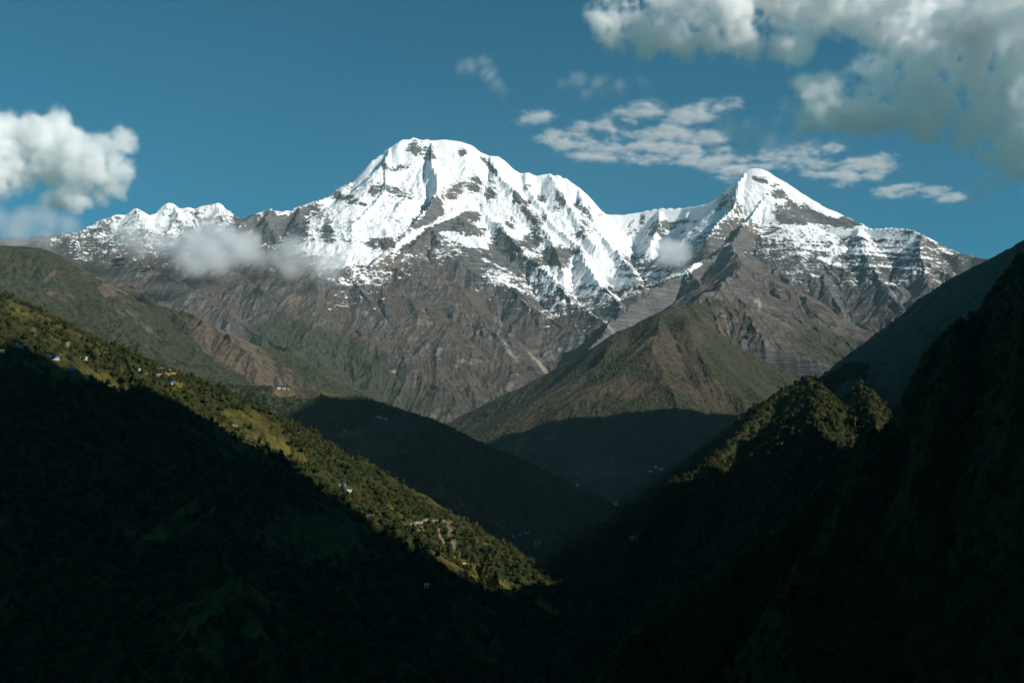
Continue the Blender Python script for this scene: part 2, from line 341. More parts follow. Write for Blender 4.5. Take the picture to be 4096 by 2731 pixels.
plus = blobs(PX + jr * .5, PY + jq * .5, [(1830,850,90,11,-30,1.7),(1720,900,80,13,-25,1.6),(1640,950,60,13,-35,1.5),(1950,860,60,11,35,1.3),(2020,915,50,11,40,1.3),(1880,960,70,10,10,1.0),(1930,985,60,8,10,.9),(1800,937,60,7,0,.9),(2100,1020,60,9,5,1.0),(2200,1075,70,9,8,.9),(2280,1110,80,9,5,.9),(2400,1060,80,12,0,.9),(2500,1120,60,9,0,.8),(2350,1170,60,8,5,.8),(1980,1060,70,5,25,.8),(1440,1000,70,20,15,.7),(3560,950,150,6,5,.9),(3600,985,140,5,4,.8),(3450,1015,120,6,6,.8),(3620,1030,120,5,3,.7),(3330,1000,90,7,5,.8),(3520,1065,120,5,4,.7),(3322,1046,55,8,20,1.5),(2768,1076,48,12,-25,1.5),(1390,1040,110,22,-5,1),(1330,1000,80,30,0,.8),(1250,990,60,20,0,.6),(2060,1150,60,5,25,1.2),(2170,1190,20,10,40,.8),(2420,1090,170,9,0,.6),(2380,1130,170,8,3,.6),
 (1700,700,90,40,0,.6),(1800,680,60,60,0,.5),(2010,700,50,80,0,.4),(2020,840,40,60,0,.5),(1480,880,50,60,40,.6),(2430,960,90,60,0,.4),(3010,800,25,60,15,.6),(3480,1000,200,8,3,.6)])
sn = (1.15 * np.clip(snow, -2.2, 1) - 1.15 * rock + 1.2 * plus + 0.36 - np.clip(slope - 0.95, -.3, 2.0) * 0.62
      - 0.42 * sstep(2380, 2560, PX) * sstep(860, 960, PY) - .42 * sstep(3180, 3300, PX) - .55 * sstep(1400, 1200, PX) * sstep(600, 980, PX)
      + 1.15 * fbm(wx_, wy_, 260, 7, 91, 0.75))
# wooded patches on the lower slopes
veg = sstep(1180, 1520, PY + 120 * fbm(g.X, g.Y, 1200, 4, 41)) * 0.42 + 0.55 * fbm(g.X, g.Y, 700, 5, 42, .6) - .12
veg = veg + blobs(PX, PY, [(1150,1330,260,120,30,.5),(1350,1480,220,100,30,.5),(640,1110,100,30,10,-.2),(2050,1320,160,140,0,-.3),(3350,1390,200,70,20,.4),(3120,1460,200,60,30,.3)])
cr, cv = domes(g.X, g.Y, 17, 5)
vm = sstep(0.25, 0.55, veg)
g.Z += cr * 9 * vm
g.Z += fbm(g.X, g.Y, 45, 3, 57, 0.6, True) * 3.0 * np.clip(cm, .2, 1)
jx = 10 * fbm(g.X, g.Y, 160, 3, 201); jy = 10 * fbm(g.X, g.Y, 160, 3, 202)
scree = blobs(PX + jx, PY + jy, [(2390,1250,85,6,50,.8),(2440,1310,40,8,45,.6),(2035,1398,42,9,52,.9),(2140,1440,45,6,50,.8),(2185,1490,55,7,50,.9),(2330,1170,12,40,10,.5),(1850,1445,12,7,0,1),(1832,1462,9,8,0,1),(1880,1452,8,6,0,.9),(1463,1253,9,8,0,1),(1578,1490,10,7,0,1),(1990,1330,5,14,0,.7),(2000,1290,6,14,0,.7),
   (2240,1395,10,7,0,.8),(3035,1215,7,20,-10,1.2),(3020,1205,6,8,0,.8),(3480,1130,14,10,0,1),(2150,1180,8,16,-20,.9),(2170,1200,14,8,30,.9),(1760,1400,8,6,0,.7),(1700,1245,12,6,0,.5),(2260,1180,14,50,0,.5),(2225,1120,8,40,10,.5)])
m = M('mountain_rock_snow')
a_s, a_v, a_c = m.attr('snow'), m.attr('veg'), m.attr('crown')
big = m.noise(1 / 900, 5); mid = m.noise(1 / 120, 6, rough=.65); fine = m.noise(1 / 22, 4, rough=.7)
strata = m.noise(1 / 60, 5, m.scale(m.pos, .25, .25, 3.2), rough=.65)
flute = m.noise(1 / 30, 4, m.scale(m.pos, 1, 1, .12), rough=.6)
rockc = m.mix(m.ramp(strata, .36, .64), (.060, .061, .063), (.150, .147, .143))
rockc = m.mix(m.ramp(big, .56, .68, 0, .8), rockc, (.17, .13, .095))
rockc = m.mix(m.ramp(fine, .45, .7, 0, .6), rockc, (.045, .046, .048))
rockc = m.mix(m.ramp(mid, .55, .75, 0, .5), rockc, (.18, .172, .162))
grass = m.mix(m.ramp(mid, .35, .65), (.050, .041, .035), (.092, .071, .055))
grass = m.mix(m.ramp(strata, .5, .66, 0, .7), grass, (.075, .070, .068))
grass = m.mix(m.ramp(fine, .5, .72, 0, .6), grass, (.14, .112, .085))
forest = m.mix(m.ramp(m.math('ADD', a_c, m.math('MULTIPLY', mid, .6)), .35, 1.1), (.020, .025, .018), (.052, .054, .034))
gz = m.n.new('ShaderNodeSeparateXYZ'); gm = m.n.new('ShaderNodeNewGeometry'); m.l.new(gm.outputs['Normal'], gz.inputs[0])
steep = m.ramp(m.math('ADD', gz.outputs[2], m.math('MULTIPLY', mid, .35)), .78, .98, 1, 0)
low = m.mix(m.attr('grassy'), rockc, m.mix(steep, grass, rockc))
low = m.mix(a_v, low, forest)
low = m.mix(m.math('MULTIPLY', m.attr('scree'), m.ramp(fine, .3, .6, .4, 1)), low, (.30, .27, .23))
edge = m.math('ADD', a_s, m.math('ADD', m.math('MULTIPLY', m.math('SUBTRACT', strata, .5), 2.1), m.math('ADD', m.math('MULTIPLY', m.math('SUBTRACT', fine, .5), 2.0), m.math('ADD', m.math('MULTIPLY', m.math('SUBTRACT', mid, .5), 2.2), m.math('MULTIPLY', m.math('SUBTRACT', flute, .5), 1.9)))))
sf = m.ramp(edge, .32, .52)
m.b.inputs['Roughness'].default_value = .8
snowc = m.mix(m.ramp(flute, .55, .75, 0, .35), (.86, .87, .88), (.70, .68, .64))
m.bump(m.math('ADD', m.math('MULTIPLY', fine, 8.0), m.math('MULTIPLY', strata, 14.0)), 1.0, .7)
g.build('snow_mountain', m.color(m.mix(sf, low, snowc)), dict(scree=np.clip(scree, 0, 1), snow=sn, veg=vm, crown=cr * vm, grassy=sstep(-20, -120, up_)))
GF = g

# ------------------------------------------------------------------ the wooded hills in front
def hill_material(name, wood_a, wood_b, open_a, open_b, field, big_scale=1/300):
    m = M(name)
    v, c, op, fl = m.attr('veg'), m.attr('crown'), m.attr('hue'), m.attr('field')
    big = m.noise(big_scale, 5); mid = m.noise(1 / 45, 5, rough=.65); fine = m.noise(1 / 7, 4, rough=.7)
    wood = m.mix(m.ramp(m.math('ADD', op, m.math('MULTIPLY', mid, .7)), .3, 1.2), wood_a, wood_b)
    wood = m.mix(m.ramp(big, .5, .72, 0, .6), wood, (wood_b[0] * 1.25, wood_b[1] * .85, wood_b[2] * .7))
    grass = m.mix(m.ramp(mid, .35, .65), open_a, open_b)
    grass = m.mix(m.ramp(fine, .45, .75, 0, .7), grass, tuple(x * .5 for x in open_a))
    col = m.mix(v, grass, wood)
    col = m.mix(fl, col, m.mix(m.ramp(mid, .4, .62), m.mix(m.ramp(fine, .35, .7), field, tuple(x * .45 for x in field)), open_b))
    col = m.mix(m.math('MULTIPLY', m.attr('scar'), m.ramp(fine, .3, .6, .5, 1)), col, m.mix(m.ramp(mid, .4, .6), (.20, .15, .095), (.33, .26, .17)))
    m.bump(m.math('ADD', m.math('MULTIPLY', fine, 3.0), m.math('MULTIPLY', mid, 6.0)), 1.0, .6)
    return m.color(col)

def hill(name, pxr, nc, rr, nr, ridges, floor, seed, mat, er=(350, 5, 32), crown=14, crown_h=7, rid=(140, 12), open_=(0.0, ()), fields=(), k=4, damp=200, terr=(), scars=(), round_=3):
    g = Grid(pxr[0], pxr[1], nc, rr[0], rr[1], nr, ridges, floor, k, round_)
    cm = np.clip(g.D / damp, 0.1, 1)
    g.Z += fbm(g.X, g.Y, er[0] * 2, 4, seed, .5, True) * er[2] * .6 * cm
    g.erode(er[0], er[1], er[2], seed + 1, .55, mask=cm, bl=6)
    g.Z += fbm(g.X, g.Y, rid[0], 4, seed + 2, .55, True) * rid[1] * np.clip(cm, .2, 1)
    PX, PY = g.pixels()
    gx, gy = g.grad(bl=5); sl = np.hypot(gx, gy)
    conc = np.clip((blur(g.Z, 14) - g.Z) / 8, -1, 1)          # hollows carry more wood
    op = open_[0] + 0.9 * fbm(g.X, g.Y, er[0] * 1.2, 5, seed + 3, .6) - .45 * conc + blobs(PX, PY, open_[1])
    veg = sstep(0.42, 0.18, op + .25 * fbm(g.X, g.Y, 40, 3, seed + 4, .6))
    fl = np.clip(blobs(PX, PY, fields) + .3 * fbm(g.X, g.Y, 30, 3, seed + 6) * (blobs(PX, PY, fields) > 0), 0, 1)
    fl = sstep(.30, .62, fl + .45 * fbm(g.X, g.Y, 26, 3, seed + 7, .6) * (fl > 0) + .22 * np.sin(g.Z * 2.1) * (fl > 0)) * .9; veg = veg * (1 - fl)
    tm = blobs(PX, PY, terr)
    if len(terr):
        hh = 3.2; q = g.Z / hh; fr = q - np.floor(q)
        g.Z += np.clip(tm, 0, 1) * (sstep(.25, .95, fr) - fr) * hh
    g.base = g.Z.copy(); g.veg = veg; g.fieldm = fl
    cr, cv = domes(g.X, g.Y, crown, seed + 5)
    sc_ = domes(g.X, g.Y, crown * .5, seed + 8)[0]
    g.Z += veg * (cr * crown_h + sc_ * crown_h * .35) + (1 - veg) * (1 - fl) * sc_ * crown_h * .25
    jx, jy = 7 * fbm(g.X, g.Y, 40, 3, seed + 11), 7 * fbm(g.X, g.Y, 40, 3, seed + 12)
    sc2 = np.clip(blobs(PX + jx, PY + jy, scars), 0, 1) if len(scars) else veg * 0
    g.veg = veg * (1 - sc2)
    g.build(name, mat, dict(scar=sc2, veg=veg, crown=cr, hue=cv, field=fl))
    return g

mat_far = hill_material('far_hill_woods', (.014, .019, .012), (.042, .046, .026), (.075, .058, .042), (.13, .10, .072), (.12, .12, .03))
mat_central = hill_material('central_hill_woods', (.016, .020, .012), (.044, .046, .026), (.055, .044, .029), (.098, .076, .051), (.12, .12, .03))
mat_mid = hill_material('hill_woods', (.010, .015, .008), (.034, .040, .018), (.055, .042, .028), (.10, .075, .045), (.17, .14, .035), 1 / 160)
mat_hazed_scrub = hill_material('hazed_scrub_slope', (.050, .064, .050), (.075, .090, .066), (.065, .075, .058), (.085, .09, .07), (.12, .12, .03), 1 / 260)  # scrub greens lightened so the colour carries haze over the far slope
mat_near = hill_material('near_woods', (.008, .012, .005), (.030, .036, .010), (.045, .042, .014), (.105, .090, .022), (.15, .125, .022), 1 / 110)

M2 = [R([(-1100,900,6200),(-600,930,6300),(0,975,6400),(100,978,6400),(180,990,6450),(250,1025,6500),(350,1085,6550),(520,1165,6650),(640,1220,6750),(760,1265,6800),(900,1320,6900),(1030,1370,6950),(1150,1400,7000),(1300,1470,7050),(1450,1550,7100),(1600,1640,7100),(1750,1720,7050),(1900,1790,7000),(1960,1840,6900)],.75,.5,400,True),
      R([(520,1165,6650),(714,1250,6300),(800,1285,6150),(925,1349,5900),(1020,1419,5700),(1116,1489,5550),(1200,1560,5400),(1350,1680,5200)],.8,.5,200),
      R([(250,1025,6500),(350,1180,6050),(480,1330,5600),(640,1450,5200)],.7,.5,250),
      R([(0,975,6400),(60,1150,5900),(150,1300,5450)],.7,.5,250),
      R([(900,1320,6900),(1050,1420,6500),(1250,1530,6150),(1400,1620,5900)],.8,.5,250)]
GM2 = hill('wooded_hill', (-800, 2050), 1080, (4700, 7600), 560, M2, -700, 300, mat_far, er=(420, 5, 24), round_=6, crown=15, crown_h=8,
   open_=(-.12, [(770,1275,60,26,35,.7),(850,1345,110,50,40,.9),(970,1430,150,70,38,1.0),(1070,1510,110,46,35,.9),(560,1290,80,18,40,.5),(480,1250,30,12,45,.5),(620,1340,70,12,35,.5),(430,1170,28,22,0,.5),(200,1110,8,28,45,.8),(440,1130,30,10,40,.5)]))

M4 = [R([(2640,1236,7300),(2740,1216,7600),(2860,1188,8000)],.9,.6,300),
      R([(1930,1850,6350),(1970,1780,6500),(2050,1660,6650),(2100,1620,6700),(2200,1540,6850),(2300,1450,7000),(2400,1360,7150),(2480,1305,7250),(2560,1255,7300),(2620,1236,7300),(2680,1236,7250),(2740,1246,7200),(2850,1390,6800),(2960,1500,6450),(3100,1610,6050),(3300,1760,5600)],1.5,.95,320,True),
      R([(2640,1236,7300),(2640,1320,6950),(2600,1420,6600),(2590,1520,6300),(2650,1640,5950),(2750,1800,5500)],.75,.48,250),
      R([(2480,1305,7250),(2400,1480,6700),(2320,1600,6350),(2250,1760,5900),(2260,1900,5500)],.75,.48,250),
      R([(2740,1246,7200),(2790,1420,6600),(2850,1560,6150),(2950,1720,5700)],.75,.48,250),
      R([(2200,1540,6850),(2150,1680,6450),(2110,1800,6100)],.8,.5,200)]
GM4 = hill('central_hill', (1560, 3500), 880, (4600, 8000), 640, M4, -800, 400, mat_central, er=(420, 5, 17), crown=13, crown_h=8, round_=10, rid=(160, 8),
   open_=(.10, [(2650,1400,160,80,0,.35),(2560,1560,90,70,0,.25),(2800,1590,140,40,20,.35),(2450,1570,80,40,0,.2),(2080,1780,12,40,25,.8),(2760,1480,60,30,30,.3)]))

M3 = [R([(600,1490,4950),(800,1520,4850),(925,1540,4800),(1050,1548,4700),(1150,1545,4700),(1250,1553,4650),(1345,1570,4600),(1400,1580,4600),(1450,1588,4500),(1520,1612,4450),(1560,1625,4450),(1640,1660,4400),(1740,1700,4350),(1850,1745,4300),(1960,1790,4250),(2080,1860,4200),(2170,1920,4150),(2250,1960,4100),(2330,2050,4000),(2400,2120,3900),(2470,2190,3800),(2540,2260,3700),(2620,2360,3550),(2700,2450,3400)],.45,.62,300,True),
      R([(1450,1590,4500),(1560,1700,4250),(1640,1800,4050),(1760,1960,3750),(1950,2130,3450),(2150,2300,3150),(2300,2450,2950)],.7,.5,200),
      R([(1960,1790,4250),(2040,1950,3950),(2150,2100,3650),(2300,2280,3350)],.75,.5,200),
      R([(1250,1553,4650),(1330,1660,4350),(1450,1800,4000),(1600,1960,3650)],.6,.5,200)]
GM3 = hill('village_ridge', (560, 2760), 900, (2700, 5300), 620, M3, -800, 500, mat_mid, er=(260, 5, 20), crown=11, crown_h=7, rid=(90, 7), damp=120,
   open_=(-.05, [(1300,1575,160,22,3,.5),(1120,1580,120,18,0,.5),(1480,1790,90,40,0,.5),(1400,1730,150,30,-10,.4),(1540,1700,80,22,-10,.4),(1800,1950,120,60,30,.25)]),
   fields=[(1140,1572,40,14,0,1.2),(940,1570,22,5,3,1.2),(1350,1576,22,8,5,1),(1405,1735,48,8,-8,1.3),(1365,1748,12,8,0,1),(1290,1575,30,6,0,.6)], terr=[(1380,1740,200,60,0,.8)])

R1 = [R([(4700,650,2700),(4400,800,3000),(4200,905,3250),(4096,968,3400),(4022,1004,3500),(3950,1040,3650),(3878,1076,3800),(3828,1098,3900),(3770,1141,4000),(3720,1184,4150),(3691,1217,4250),(3655,1242,4350),(3619,1263,4450),(3590,1289,4550),(3554,1317,4650),(3525,1343,4750),(3482,1386,4900),(3438,1422,5000),(3410,1444,5100),(3300,1540,5300)],.95,.7,300,True),
      R([(4096,968,3400),(3950,1180,3050),(3850,1350,2850)],.7,.5,250)]
GR1 = hill('far_side_slope', (3150, 4400), 420, (2600, 5800), 420, R1, -800, 600, mat_hazed_scrub, er=(260, 5, 18), crown=12, crown_h=8, rid=(90, 6), damp=120, open_=(-.5, ()))

R2 = [R([(4000,1250,3150),(3850,1330,3080),(3712,1386,3000),(3640,1420,2960),(3560,1440,2920),(3410,1444,2870),(3359,1465,2840),(3294,1494,2800),(3237,1509,2770),(3179,1530,2740),(3136,1559,2700),(3078,1588,2660),(3049,1631,2620),(2980,1692,2560),(2912,1767,2500),(2844,1835,2430),(2790,1876,2380),(2708,1903,2330),(2661,1944,2280),(2633,1999,2230),(2592,2080,2160),(2552,2141,2090),(2518,2210,2020),(2470,2278,1950),(2402,2352,1880),(2340,2450,1790),(2270,2560,1700)],1.7,1.15,220,True),
      R([(3237,1509,2770),(3270,1600,2560),(3260,1720,2330),(3210,1860,2130),(3120,2000,1960)],.8,.7,150),
      R([(3410,1444,2870),(3480,1600,2600),(3500,1720,2420)],1.2,.95,120),
      R([(2844,1835,2430),(2860,2000,2180),(2800,2150,2020)],1.2,.95,120)]
GR2 = hill('wooded_spur', (2200, 4000), 800, (1500, 3400), 560, R2, -800, 700, mat_near, er=(150, 4, 14), crown=10, crown_h=8, rid=(60, 5), damp=80, open_=(-.8, ()))

R3 = [R([(4600,700,1950),(4300,860,1880),(4096,990,1800),(4037,1033,1780),(4008,1069,1760),(3979,1097,1750),(3965,1148,1730),(3936,1177,1720),(3900,1213,1700),(3864,1249,1680),(3828,1270,1670),(3770,1299,1650),(3748,1343,1630),(3720,1372,1610),(3712,1400,1600),(3691,1444,1570),(3655,1501,1540),(3633,1545,1520),(3619,1610,1500),(3583,1674,1470),(3484,1706,1440),(3388,1767,1400),(3307,1869,1360),(3240,1950,1320),(3100,2080,1240),(2950,2180,1170),(2800,2310,1090),(2650,2420,1010),(2500,2560,930),(2400,2700,850)],2.6,1.7,260,True),
      R([(3828,1270,1670),(3800,1500,1450),(3750,1750,1280),(3650,2000,1120)],1.7,1.3,120),
      R([(3484,1706,1440),(3450,1900,1280),(3350,2150,1100),(3150,2400,930)],1.7,1.3,100),
      R([(4096,990,1800),(4100,1300,1450),(4050,1700,1150)],1.7,1.3,120)]
GR3 = hill('near_wooded_slope', (2330, 4400), 900, (560, 2100), 560, R3, -800, 800, mat_near, er=(120, 4, 10), crown=9, crown_h=7, rid=(50, 4), damp=60, open_=(-.8, ()))

L1 = [R([(-1500,520,3050),(-900,700,2900),(-500,920,2800),(0,1170,2700),(83,1202,2690),(159,1259,2680),(255,1298,2670),(344,1336,2660),(446,1374,2650),(510,1406,2640),(574,1432,2630),(638,1463,2620),(721,1489,2610),(797,1515,2600),(874,1546,2590),(925,1572,2580),(995,1629,2570),(1052,1674,2560),(1116,1719,2550),(1180,1763,2540),(1237,1814,2530),(1276,1859,2520),(1346,1897,2500),(1408,1961,2480),(1450,1985,2460),(1574,2012,2420),(1702,2044,2370),(1810,2102,2320),(1893,2146,2280),(1957,2178,2260),(2052,2236,2210),(2122,2280,2180),(2145,2318,2150),(2138,2357,2120),(2177,2414,2080),(2230,2451,2040),(2309,2510,1990),(2362,2568,1950),(2431,2658,1890),(2500,2760,1800)],.55,.6,200,True),
      R([(446,1374,2650),(560,1560,2350),(700,1800,2050),(850,2100,1700),(950,2400,1400)],.6,.55,150),
      R([(995,1629,2570),(1080,1800,2320),(1150,2000,2050),(1250,2250,1750),(1400,2550,1450)],.6,.55,150),
      R([(0,1170,2700),(100,1450,2350),(150,1800,1950)],.6,.5,200),
      R([(1574,2012,2420),(1680,2200,2120),(1800,2450,1800)],.6,.55,120),
      R([(1957,2178,2260),(2000,2380,2040),(2060,2480,2030)],.7,.6,120), R([(2122,2280,2180),(2130,2440,2110),(2115,2560,2070),(2090,2680,2030),(2080,2790,1960)],1.0,.8,120)]
GL1 = hill('near_hillside', (-1150, 2620), 1780, (780, 3700), 900, L1, -800, 900, mat_near, er=(170, 5, 12), crown=10, crown_h=6, rid=(70, 5), damp=90,
   open_=(.04, [(1140,1780,170,25,42,.25),(200,1470,240,30,12,.3),(480,1560,140,25,20,.3),(1000,1720,130,30,35,.2),(1800,2270,80,60,25,.4),(1250,2130,200,70,10,.4),(1200,2200,150,60,10,.4),(1600,2080,100,30,20,.2),(1080,1640,60,10,40,.3)]),
   fields=[(720,1545,30,9,20,1.2),(640,1480,18,8,60,1.2),(590,1500,18,6,20,1),(1880,2265,60,16,32,1.1),(1960,2330,90,24,28,1.3),(2190,2432,55,12,32,1.4),(1150,1800,80,14,42,.8),(1060,1770,50,10,40,.7),(870,1695,26,8,30,.9),(1400,1975,24,14,50,1),(1575,2045,22,8,25,1),(1210,1830,40,10,45,.8),(700,1560,60,10,15,.6),(960,1650,30,8,40,.6)],
   scars=[(1757,2130,5,26,-8,1),(1772,2170,5,24,-28,1),(1800,2140,9,34,-14,.8),(1815,2185,8,24,0,.6),(1690,2125,16,10,0,.9),(1690,2094,30,6,-12,1),(1760,2094,50,6,4,1),(1652,2103,20,5,-10,1),(1500,2065,40,5,-15,.5),(935,1705,14,5,25,1.1),(955,1717,12,6,40,1.1),(640,1508,18,4,-5,1.1),(690,1503,40,4.5,-2,1.2),(735,1502,20,3.5,0,1),(135,1333,9,10,0,.8),(270,1388,7,12,10,.8),(1380,1855,4,8,0,.4),(2388,2560,5,20,-30,.6),(2405,2650,7,30,-35,.7)],
   terr=[(1200,2150,240,90,5,.9),(250,1480,260,70,0,.7),(1900,2290,200,60,30,.6)])

# ------------------------------------------------------------------ the ground under it all
def ground():
    th = np.linspace(-math.pi, math.pi, 361); r = np.concatenate([[0.0], np.geomspace(2, 16500, 160)])
    T, RR = np.meshgrid(th, r)
    X, Y = RR * np.sin(T), RR * np.cos(T)
    front = np.cos(T)
    Z = -1.7 - 0.29 * RR * sstep(-.5, .4, front) + .25 * RR * sstep(0, -.8, front)
    Z = np.clip(Z, -780, 420) + fbm(X, Y, 500, 4, 5) * np.clip(RR / 400, 0, 1) * 60 + fbm(X, Y, 6, 3, 6) * .12 * np.clip(RR, 0, 1)
    nv = X.size; idx = np.arange(nv).reshape(X.shape)
    q = np.stack([idx[:-1, :-1], idx[:-1, 1:], idx[1:, 1:], idx[1:, :-1]], -1).reshape(-1, 4)
    me = bpy.data.meshes.new('ground'); me.from_pydata(np.stack([X, Y, Z], -1).reshape(-1, 3).tolist(), [], q.tolist()); me.update()
    me.polygons.foreach_set('use_smooth', np.ones(len(q), bool))
    for k, v in (('veg', 1.0), ('crown', .3), ('hue', .4), ('field', 0.0)):
        me.attributes.new(k, 'FLOAT', 'POINT').data.foreach_set('value', np.full(nv, v, f32))
    me.materials.append(mat_near)
    o = bpy.data.objects.new('ground', me); C.objects.link(o); o['kind'] = 'structure'
ground()

# ------------------------------------------------------------------ unseen ridge added toward the sun, its crest shaped to cast the valley's shade
UX, UY = math.sin(SUN_AZ), math.cos(SUN_AZ); WX, WY = -UY, UX; TEL = math.tan(SUN_EL)
def shade_key(p): return p[0] * WX + p[1] * WY, p[2] - TEL * (p[0] * UX + p[1] * UY)
K_W = [-2000, -800, 0, 400, 700, 1000, 1130, 1300, 1440, 1515, 1592, 1650, 1700, 1732, 1748, 1764, 1785, 1805, 1850, 1900, 1960, 2100, 2220, 2270, 2600, 2720, 3000, 3300, 3560, 3635, 3750, 3850, 4100, 4500, 4800, 5262, 5430, 5530, 5700, 6200, 7000, 8000]
K_H = [0, 200, 500, 650, 800, 900, 1150, 1290, 1400, 1310, 1220, 1120, 1070, 1050, 860, 540, 330, 210, 180, 280, 430, 480, 460, 250, 270, 900, 1500, 1900, 1990, 1870, 1950, 1900, 900, 1000, 1900, 1930, 1680, 1520, 1300, 900, 300, -400]
def east():
    so = 1600.0
    ww = np.arange(-1600, 8001, 8.0); ss = np.concatenate([np.arange(-1300, so, 40.0), [so], np.arange(so + 40, so + 3600, 60.0)])
    K = np.interp(ww, K_W, K_H); K = np.convolve(np.pad(K, 1, mode='edge'), np.ones(3) / 3, 'valid')
    K = K + 16 * fbm(ww, ww * 0 + 3.3, 140, 4, 71, .6) + 5 * fbm(ww, ww * 0 + 1.3, 22, 2, 72)
    W_, S_ = np.meshgrid(ww, ss)
    Z = (K + TEL * so)[None, :] - np.where(S_ < so, 1.6, 1.0) * np.abs(S_ - so) - 30 * np.clip(np.abs(S_ - so) / 200, 0, 1) * (1 - fbm(W_, S_, 420, 5, 73, .55, True))
    X = W_ * WX + S_ * UX; Y = W_ * WY + S_ * UY
    idx = np.arange(X.size).reshape(X.shape)
    q = np.stack([idx[:-1, :-1], idx[:-1, 1:], idx[1:, 1:], idx[1:, :-1]], -1).reshape(-1, 4)
    q = q[(Z.ravel()[q] > -800).all(1)]
    me = bpy.data.meshes.new('shade_ridge'); me.from_pydata(np.stack([X, Y, Z], -1).reshape(-1, 3).tolist(), [], q.tolist()); me.update()
    for k, v in (('veg', .8), ('crown', .3), ('hue', .4), ('field', 0.0)):
        me.attributes.new(k, 'FLOAT', 'POINT').data.foreach_set('value', np.full(X.size, v, f32))
    me.materials.append(mat_mid)
    o = bpy.data.objects.new('shade_ridge', me); C.objects.link(o); o['kind'] = 'structure'
east()
# ------------------------------------------------------------------ the air
def haze():
    bm = bmesh.new(); bmesh.ops.create_cube(bm, size=1.0)
    me = bpy.data.meshes.new('haze'); bm.to_mesh(me); bm.free()
    o = bpy.data.objects.new('haze', me); C.objects.link(o); o['kind'] = 'stuff'; o['label'] = 'thin bluish haze filling the valley air'
    zlo, zhi = -1050.0, 4550.0
    o.scale = (34000, 34000, zhi - zlo); o.location = (0, 0, (zlo + zhi) / 2)
    m = bpy.data.materials.new('haze'); m.use_nodes = True; n = m.node_tree.nodes; n.clear()
    v = n.new('ShaderNodeVolumePrincipled'); u = n.new('ShaderNodeOutputMaterial'); m.node_tree.links.new(v.outputs[0], u.inputs['Volume'])
    v.inputs['Color'].default_value = (.50, .76, .80, 1); v.inputs['Density'].default_value = 1.5e-5; v.inputs['Anisotropy'].default_value = 0.0
    me.materials.append(m)
haze()

# ------------------------------------------------------------------ trees
def leaf_material(name, cols, dark):
    m = M(name)
    oi = m.n.new('ShaderNodeObjectInfo'); rnd = oi.outputs['Random']
    c = m.mix(m.ramp(rnd, .0, .55), cols[0], cols[1]); c = m.mix(m.ramp(rnd, .6, .85), c, cols[2]); c = m.mix(m.ramp(rnd, .93, .96), c, cols[3])
    n = m.noise(1 / 1.6, 3)
    m.color(m.mix(m.ramp(n, .35, .65), dark, c)); m.b.inputs['Roughness'].default_value = .7
    return m.m
leaf_mat = leaf_material('leaves', [(.032, .044, .013), (.062, .074, .020), (.102, .098, .024), (.125, .072, .024)], (.020, .028, .009))
bark_mat = M('bark'); bark_mat = bark_mat.color(bark_mat.mix(bark_mat.noise(2.0), (.05, .04, .03), (.11, .09, .07)))

def crown_mesh(name, seed, h, rad, n_clump, conifer=False):
    rg = np.random.default_rng(seed); V, Fc = [], []
    lobes = [(np.array([0, 0, h * .62]), rad)]
    for k in range(7):
        a = rg.random() * 6.283; t = rg.random()
        lobes.append((np.array([math.cos(a) * rad * .62, math.sin(a) * rad * .62, h * (.42 + .42 * t)]), rad * (.42 + .25 * rg.random())))
    lobes.append((np.array([rad * .1, -rad * .1, h * .86]), rad * .5))
    bm = bmesh.new()
    for c, r in lobes[:1] + lobes[2:7:2]:
        q = bmesh.ops.create_icosphere(bm, subdivisions=1, radius=r * .72)
        for v in q['verts']:
            v.co = Vector(c) + v.co * (.8 + .4 * rg.random()); v.co.z = max(v.co.z, h * .25)
    for k in range(n_clump):
        c, r = lobes[rg.integers(len(lobes))]
        d = rg.normal(size=3); d /= np.linalg.norm(d); d[2] = abs(d[2]) * 1.1 - .25
        p = c + d * r * (.8 + .35 * rg.random())
        nrm = d + rg.normal(size=3) * .45; nrm /= np.linalg.norm(nrm)
        t1 = np.cross(nrm, rg.normal(size=3)); t1 /= np.linalg.norm(t1); t2 = np.cross(nrm, t1)
        z = rad * (.13 + .16 * rg.random())
        vs = [bm.verts.new(p + t1 * z * math.cos(u) * (.7 + .5 * rg.random()) + t2 * z * math.sin(u) * (.7 + .5 * rg.random())) for u in (0, 1.26, 2.51, 3.77, 5.03)]
        bm.faces.new(vs)
    me = bpy.data.meshes.new(name); bm.to_mesh(me); bm.free(); me.materials.append(leaf_mat); return me
def trunk_mesh(name, h, r):
    bm = bmesh.new(); rings = []
    for z, k, ox in ((-1.2, 1.5, 0), (0, 1.1, 0), (h * .3, .8, .15), (h * .6, .5, .3), (h * .85, .15, .2)):
        rings.append([bm.verts.new((ox + r * k * math.cos(u * 1.0472), r * k * math.sin(u * 1.0472), z)) for u in range(6)])
    for A, B in zip(rings[:-1], rings[1:]):
        for i in range(6): bm.faces.new((A[i], A[(i + 1) % 6], B[(i + 1) % 6], B[i]))
    for s_ in (-1, 1, .3):
        a = bm.verts.new((0, 0, h * .35)); b_ = bm.verts.new((0.25 * r, .3 * r, h * .38)); c = bm.verts.new((s_ * h * .22, (s_ - .4) * h * .15, h * .65)); bm.faces.new((a, b_, c))
    me = bpy.data.meshes.new(name); bm.to_mesh(me); bm.free(); me.materials.append(bark_mat); return me
TREES = [(crown_mesh('crown', 11, 12, 4.2, 150), trunk_mesh('trunk', 12, .32)), (crown_mesh('crown', 12, 14, 4.6, 170), trunk_mesh('trunk', 14, .36)),
         (crown_mesh('crown', 13, 10, 4.4, 140), trunk_mesh('trunk', 10, .3)), (crown_mesh('crown', 14, 16, 3.9, 160), trunk_mesh('trunk', 16, .36))]
